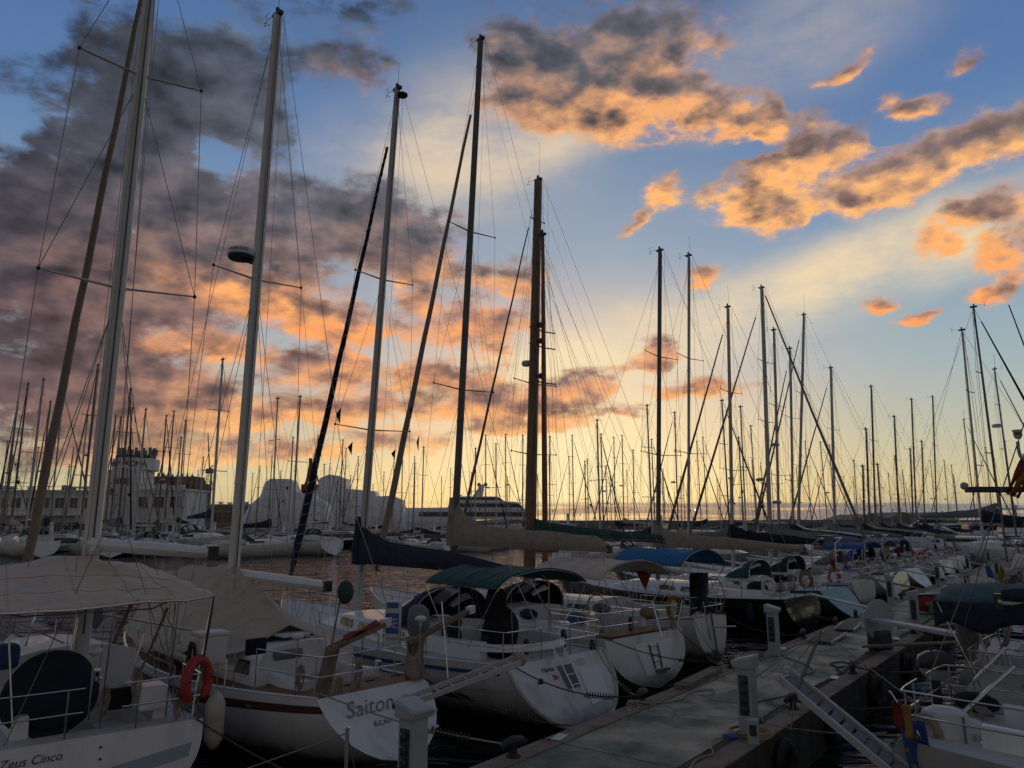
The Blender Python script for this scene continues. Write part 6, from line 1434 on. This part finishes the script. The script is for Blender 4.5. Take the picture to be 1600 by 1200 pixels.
# ================================================================ right of the pier: boats moored the other way
def right_row(w, label, L=10.5, B_=3.4, hull_m=GEL, n=2.3, **kw):
    tc = pier(w, n); a = R(132); ms = L * .55
    m = tc + Vector((math.sin(a), math.cos(a), 0)) * ms
    return row_boat(label, (tc.x, tc.y), 132, L, B_, hull_m, mast=(ms, Vector((m.x, m.y, 14.5)), 0), group='sailboats moored along the right of the pier', **kw)
R1, h1, r1, _ = right_row(12.9, 'white sailboat at bottom right with raised gangway and flags on its stern', 9.8, 3.2, mat('dull_grey_hull', (.40, .41, .40), .45, var=.3, vscale=2.5, streak=True, grime=True), cover=NAVY, wheel_on=False, gear=False)
R2, h2, r2, _ = right_row(17.3, 'white sailboat under a teal canopy with grey gangplank pole', 11, 3.5, HULLA, n=2.0, cover=GREENC, gear=False)
# teal canopy
def tcan(a, b):
    y = 2 * b - 1
    return Vector((-.35 + 3.6 * a, y * 1.6, 2.72 + .20 * (1 - y * y) + .04 * math.sin(a * 9) * (1 - abs(y)) + .14 * a + .012 * math.sin(a * 31 + y * 13)))
tcn = MB().grid(tcan, 24, 20).build('teal_canopy', TEALC, R2, True, solid=.012)
for nm, q in (('valance', lambda b: tcan(0, b)), ('side_valance', lambda b: tcan(b, 0)), ('side_valance', lambda b: tcan(b, 1))):
    MB().grid(lambda a, b: q(b) + Vector((.03 * math.sin(b * 40), .03 * math.cos(b * 37), -.42 * a * (1 - .22 * math.sin(b * 22)) - .004)), 4, 40).build(nm, NAVY, tcn, True, solid=.01)
for b in (0, .5, 1): MB().tube([tcan(.02, b), Vector((.25, (2 * b - 1) * 1.45, 1.3))], .015, 6).build('canopy_pole', STEEL, tcn)
for lab, w, hm, bm_ in (('white sailboat third from the near end on the right of the pier', 21.6, HULLW, None), ('navy sailboat behind the red bundle, right of the pier', 25.9, NAVYHULL, None), ('white sailboat with beige bimini on the right of the pier', 30.2, GEL2, BEIGE),
        ('white sailboat far along the right side, grey hood', 34.5, GEL, GREYC), ('grey sailboat far along the right side of the pier', 38.8, GREYHULL, None), ('white sailboat with navy bimini far along the right side', 43.1, GEL, NAVY),
        ('white sailboat near the far right-side pedestal', 47.4, GEL2, None), ('distant white sailboat, right side beyond the last pedestal', 52, HULLW, None), ('distant teal-hulled sailboat on the right of the pier', 57, TEALHULL, None), ('very distant white sailboat on the right of the pier', 63, HULLW, None)):
    right_row(w, lab, 10 + (w % 2), 3.4, hm, n=2.4, bim=bm_, cover=NAVY, furl=None)
# ---- raised gangway of the near right boat
gw = thing('gangway', 'raised aluminium gangway with grey treads between the near pedestal and the right boat', 'gangway', at_y(1222, 1056, 12.2), 0); gl = local(gw)
a, b = gl(at_y(1226, 1054, 12.2)), gl(at_y(1428, 1222, 10.3)); sd = (Vector((.62, .70, .12)).normalized()) * .21
for s in (-1, 1): MB().beam(a + sd * s, b + sd * s, .035, .11).build('rail', ALU, gw, bevel=.006)
for k in range(11):
    p = a.lerp(b, (k + .6) / 11); q = a.lerp(b, (k + 1.25) / 11)
    MB().beam(p - sd * .94 + (q - p) * .5, p + sd * .94 + (q - p) * .5, .155, .022, (b - a).cross(sd)).build('tread', GREYC, gw, bevel=.004)
for s in (-1, 1): MB().lathe([(.055, -.02), (.06, 0), (.055, .02)], a + sd * s + Vector((-.04, 0, .02)), 12, 'y').build('wheel', WPLAST, gw, True)
c0, c1 = gl(at_y(1241, 1088, 11.75)), gl(at_y(1283, 986, 12.0))
MB().tube([c0, c1], .026, 8).build('hoisting_pole', DSPAR, gw); MB().ball(c0, .05, 8, 5).build('pole_clamp', PLAST, gw)
wires(gw, [[c1, a + sd], [c1, gl(at_y(1440, 1105, 11.3))], [c1, gl(at_y(1175, 1062, 12.6))], [c0, gl(at_y(1236, 1140, 11.9))]], .009, 'guy_line', ROPE)
# ---- things on and by the stern of the near right boat
ob = thing('outboard_motor', 'dark outboard motor on a stern bracket above the right-hand water', 'outboard', at_y(1462, 1050, 13.2), R(160)); 
sgn = lambda v: (1 if v >= 0 else -1) * abs(v) ** .55
MB().loft([[(x, sgn(math.cos(t)) * wy, z + (sgn(math.sin(t)) if math.sin(t) > 0 else .75 * sgn(math.sin(t))) * wz) for t in [2 * math.pi * j / 20 for j in range(20)]] for x, wy, wz, z in ((-.30, .09, .08, .13), (-.28, .13, .13, .15), (-.10, .155, .18, .18), (.12, .155, .16, .17), (.24, .13, .12, .14), (.27, .08, .07, .12))]).build('cowl', PLAST, ob, True)
MB().loft([[(math.cos(t) * .25 * k, math.sin(t) * .15 * k, z) for t in [2 * math.pi * j / 14 for j in range(14)]] for z, k in ((-.12, .55), (-.02, .9), (.03, 1.0))]).build('lower_pan', GPLAST, ob, True); MB().tube([(-.1, 0, .36), (-.04, 0, .39), (.06, 0, .36)], .025, 6).build('carry_handle', RUB, ob, True)
MB().box((.02, 0, -.25), (.16, .13, .5), taper=.9).build('leg', PLAST, ob, bevel=.02); MB().box((.0, 0, -.62), (.1, .07, .5)).build('lower_leg', GPLAST, ob, bevel=.02)
MB().tube([(-.02, 0, -.86), (.26, 0, -.86)], [.055, .03], 8).build('gearcase', PLAST, ob, True); MB().tube([(-.3, 0, .1), (-.75, .05, .12)], .02, 6).build('tiller', PLAST, ob)
lettering('outboard', .06, WPLAST, ob, (0, .198, .17), (-1, 0, 0), (0, 0, 1)) if False else None
brk = MB().beam(r1(at_y(1478, 1060, 12.9)), r1(at_y(1545, 1118, 11.6)), .16, .05).build('outboard_bracket', WOOD, R1)
fl = thing('ensign', 'blue flag with yellow stars below a red and yellow ensign on the right boat stern', 'flag', at_y(1424, 1098, 10.5), R(-25))
def fold(u, v, w0=.34, ln=.95): return Vector(((v - .5) * w0 * (1 - .15 * u) + .10 * u - .05, .05 * math.sin(v * 9 + u * 3) + .02 * math.sin(u * 11), -ln * u))
MB().grid(lambda u, v: fold(.24 + .8 * u, .05 + .95 * v), 14, 12).build('star_field', ROYAL, fl, True, solid=.006)
MB().grid(lambda u, v: fold(.36 * u, .0 + .32 * v - .06 * u) + Vector((-.02, -.03, 0)), 8, 6).build('red_band', REDC, fl, True, solid=.006); MB().grid(lambda u, v: fold(.02 + .44 * u, .30 + .3 * v - .14 * u) + Vector((0, -.035, 0)), 8, 6).build('yellow_band', YELC, fl, True, solid=.006)
for k in range(6):
    c = fold(.62 + .22 * math.sin(k * 1.05), .45 + .3 * math.cos(k * 1.05)) + Vector((0, -.03, 0)); MB().prism([c + Vector((math.sin(j * math.pi / 5) * (.045 if j % 2 == 0 else .018), 0, math.cos(j * math.pi / 5) * (.045 if j % 2 == 0 else .018))) for j in range(10)], (0, -.003, 0), (0, .003, 0)).build('star', YELC, fl)
MB().tube([Vector((-.25, .02, .12)), Vector((.35, .02, -.9))], .016, 6).build('staff', STEEL, fl)
lr = thing('life_raft', 'white bag-like life raft and horseshoe holder strapped to the right boat stern rail', 'life raft', at_y(1478, 1196, 10.9), R(-35))
MB().loft([[(math.cos(t) * .34 * k + .05 * z, math.sin(t) * .2 * k, z * .86 - .1) for t in [2 * math.pi * j / 16 for j in range(16)]] for z, k in ((-.1, .7), (0, .9), (.35, 1), (.75, .95), (.93, .8), (1.0, .45))]).build('bag', WPLAST, lr, True)
MB().tube([Vector((math.sin(t) * .17 - .18, -.2, .28 + math.cos(t) * .36)) for t in [-2.5 + 5.0 * j / 14 for j in range(15)]], .06, 8).build('horseshoe', TAN, lr, True); MB().tube([(.3, -.24, .1), (.28, -.22, .7)], .02, 5).build('strap', GREYC, lr)
lr2 = thing('fender', 'pale rounded fender beside the life raft on the right boat', 'fender', at_y(1525, 1180, 11.2), 0); MB().ball((0, 0, .1), .3, 12, 8, (.8, .7, 1.3)).build('body', WPLAST, lr2, True); MB().tube([(0, 0, .45), (0, 0, .7)], .012, 4).build('lanyard', ROPE, lr2)
pb = MB().tube([r1(at_y(1488, 1128, 11.4)), r1(at_y(1584, 1042, 11.9))], .028, 8).build('boarding_boom', STEEL, R1); MB().tube([r1(at_y(1520, 1066, 12.2)), r1(at_y(1570, 1012, 12.4))], .026, 8).build('boarding_boom', STEEL, R1)
MB().tube(smoothpath([r1(at_y(1492, 1148, 11.0)), r1(at_y(1512, 1163, 10.8)), r1(at_y(1550, 1172, 10.6)), r1(at_y(1605, 1186, 10.3))]), .02, 8).build('pushpit_rail', STEEL, R1, True)
winch(R1, r1(at_y(1546, 1165, 10.7)), 1.5)
MB().grid(lambda a, b: Vector((2.5 + 2.6 * a, (b - .5) * 1.9, 2.15 - 1.6 * (b - .5) ** 2 + .05 * math.sin(a * 12 + b * 7) - .25 * a)), 14, 12).build('cockpit_cover', NAVY, R1, True, solid=.012)
for x_, y_, m_ in ((.5, 1.0, BLACKC), (2.0, 1.1, NAVY)): MB().ball((x_, y_, h1.deck(x_) + .14), .22, 10, 6, (1.5, .8, .7)).build('stowed_bag', m_, R1, True)
for px, py, dd in ((1500, 1130, 11.2), (1445, 1120, 11.3), (1560, 1150, 10.8)): rope_hank(R1, r1(at_y(px, py, dd)), DROPE)
for q0, q1 in (((1316, 1000), (1600, 1020)), ((1270, 1105), (1500, 1125)), ((1240, 1140), (1600, 1160)), ((1390, 1070), (1450, 1065))):
    pass
for i, (k, tgt, lab) in enumerate((('g', at_y(1440, 1098, 12.2), 'dark mooring rope from the near right cleat to the stern with flags'), ('h', at_y(1500, 1040, 13.4), 'dark mooring rope from the second right cleat under the outboard'), ('i', at_y(1530, 990, 17), 'dark rope from the right cleat near the bundle'))):
    mooring(tgt, cw_(k), lab, .12, DROPE, .02, spring=True)
mooring(at_y(1440, 1148, 11.0), pier(12.6, 4.4, QZ + .1), 'pale thin line across the gap below the gangway', .05, ROPE, .009, False)
# ---- grey disc, gangplank pole, covered dinghy, bundle
gd = thing('round_table_top', 'round grey disc standing on edge at the right edge of the pier', 'disc', pier(22.0, 4.75, QZ + .35), R(20))
MB().lathe([(.0, -.04), (.50, -.035), (.52, 0), (.50, .035), (.0, .04)], (0, 0, .42), 32, 'y').build('plate', GPLAST, gd, True); MB().box((.02, .05, -.1), (.5, .4, .5)).build('stand', PLAST, gd, bevel=.06)
gp = thing('gangplank_pole', 'long grey gangplank beam reaching from the teal-canopy boat onto the pier', 'gangplank', at_y(1352, 968, 24.0), 0); gl = local(gp); a, b = gl(at_y(1354, 966, 20.6)), gl(at_y(1522, 996, 16.0))
MB().beam(a, b, .34, .09).build('beam', GPLAST, gp, bevel=.015); MB().ball(a + Vector((-.03, 0, 0)), .07, 8, 5).build('end_pad', FEND, gp)
dg = thing('covered_dinghy', 'grey covered dinghy hung upright at the stern of the teal-canopy boat', 'dinghy', at_y(1515, 1020, 15.5), R(35))
MB().loft([[(math.cos(t) * .36 * k, math.sin(t) * .16 * k, z) for t in [2 * math.pi * j / 14 for j in range(14)]] for z, k in ((-.15, .35), (0, .7), (.3, 1), (.8, 1.05), (1.1, .9), (1.28, .6), (1.34, .25))]).build('cover', GREYC, dg, True); MB().tube([(0, 0, 1.3), (.1, .1, 1.8)], .012, 4).build('lifting_line', ROPE, dg)
bd = thing('bundle_cart', 'low cart heaped with red, yellow and green bundles on the pier', 'cart', pier(31.8, 5.2, QZ + .02), R(10))
MB().loft([[(math.cos(t) * .62 * k, math.sin(t) * .42 * k, z + .04 * math.sin(t * 5)) for t in [2 * math.pi * j / 16 for j in range(16)]] for z, k in ((.08, .95), (.25, 1.05), (.45, .95), (.58, .6))]).build('red_bundle', REDC, bd, True); MB().box((.0, -.42, .34), (.66, .2, .16)).build('yellow_band', YELC, bd, bevel=.05); MB().box((-.02, -.55, .16), (.55, .2, .26)).build('green_crate', GRNB, bd, bevel=.03); MB().box((0, .05, .63), (.9, .4, .07)).build('dark_lid', PLAST, bd, bevel=.03)
for s in (-1, 1): MB().lathe([(.09, -.03), (.1, 0), (.09, .03)], (s * .55, -.2, .1), 12, 'x').build('wheel', RUB, bd, True)
sb = thing('step_box', 'small white step box on the pier beside a far pedestal', 'step', pier(46.8, 6.3, QZ + .02), PRZ); MB().box((0, 0, .2), (.9, .5, .4), taper=.9).build('body', WPLAST, sb, bevel=.03); MB().box((0, 0, .415), (.9, .5, .03)).build('tread', GPLAST, sb)
# ---- lantern pole and ensign rising at the right edge
lp = thing('lantern_pole', 'white lantern on a bent grey pole at the right edge of the picture', 'lamp', at_z(1640, 1040, 1.2), 0); gl = local(lp); Dl = lp.location.y
MB().tube(smoothpath([(0, 0, 0), gl(at_y(1622, 860, Dl)), gl(at_y(1610, 740, Dl)), gl(at_y(1594, 712, Dl)), gl(at_y(1590, 690, Dl))]), .035, 8).build('pole', GPLAST, lp, True)
q = gl(at_y(1590, 678, Dl)); MB().lathe([(.05, -.11), (.075, -.06), (.085, -.04), (.085, .04), (.10, .06), (.10, .09), (.02, .1)], q, 14).build('lantern', WPLAST, lp, True); MB().lathe([(.088, -.03), (.088, .03)], q, 14).build('lens', GLASS, lp, True)
en = thing('ensign', 'red and yellow flag drooping at the right edge below the lantern', 'flag', at_y(1597, 716, 13.5), R(-20))
for nm, m_, v0, v1 in (('red_band', REDC, 0, .27), ('yellow_band', YELC, .27, .73), ('lower_red_band', REDC, .73, 1)):
    MB().grid(lambda u, v: Vector((-.30 * u + .10 * (v0 + (v1 - v0) * v) * 2 - .02, .05 * math.sin(u * 6 + v * 3), -.62 * u - .22 * (v0 + (v1 - v0) * v) + .12 * u * (v0 + (v1 - v0) * v))), 8, 5).build(nm, m_, en, True, solid=.006)
MB().tube([(.02, 0, .08), (.3, .0, -.9)], .016, 6).build('staff', STEEL, en)
wa = thing('whip_aerial', 'thin dark whip aerial leaning at the upper right edge', 'aerial', at_y(1640, 640, 16), 0); gl = local(wa); MB().tube([gl(at_y(1760, 960, 16)), gl(at_y(1576, 476, 16))], [.03, .012], 6).build('rod', PLAST, wa); MB().lathe([(.04, -.05), (.04, .2)], gl(at_y(1760, 960, 16)), 8).build('mount', STEEL, wa)
bf = thing('courtesy_flag', 'small blue and white flag beside the far right-side pedestal', 'flag', at_y(1541, 884, 24), R(10)); MB().prism([(-.05, 0, 0), (.12, 0, .0), (.28, 0, -.4), (.0, 0, -.34)], (0, -.006, 0), (0, .006, 0)).build('blue_cloth', ROYAL, bf); MB().prism([(.0, 0, -.35), (.28, 0, -.41), (.2, 0, -.56), (.04, 0, -.5)], (0, -.006, 0), (0, .006, 0)).build('white_cloth', WPLAST, bf); MB().tube([(-.06, 0, .1), (-.1, 0, -1.1)], .014, 5).build('staff', STEEL, bf)
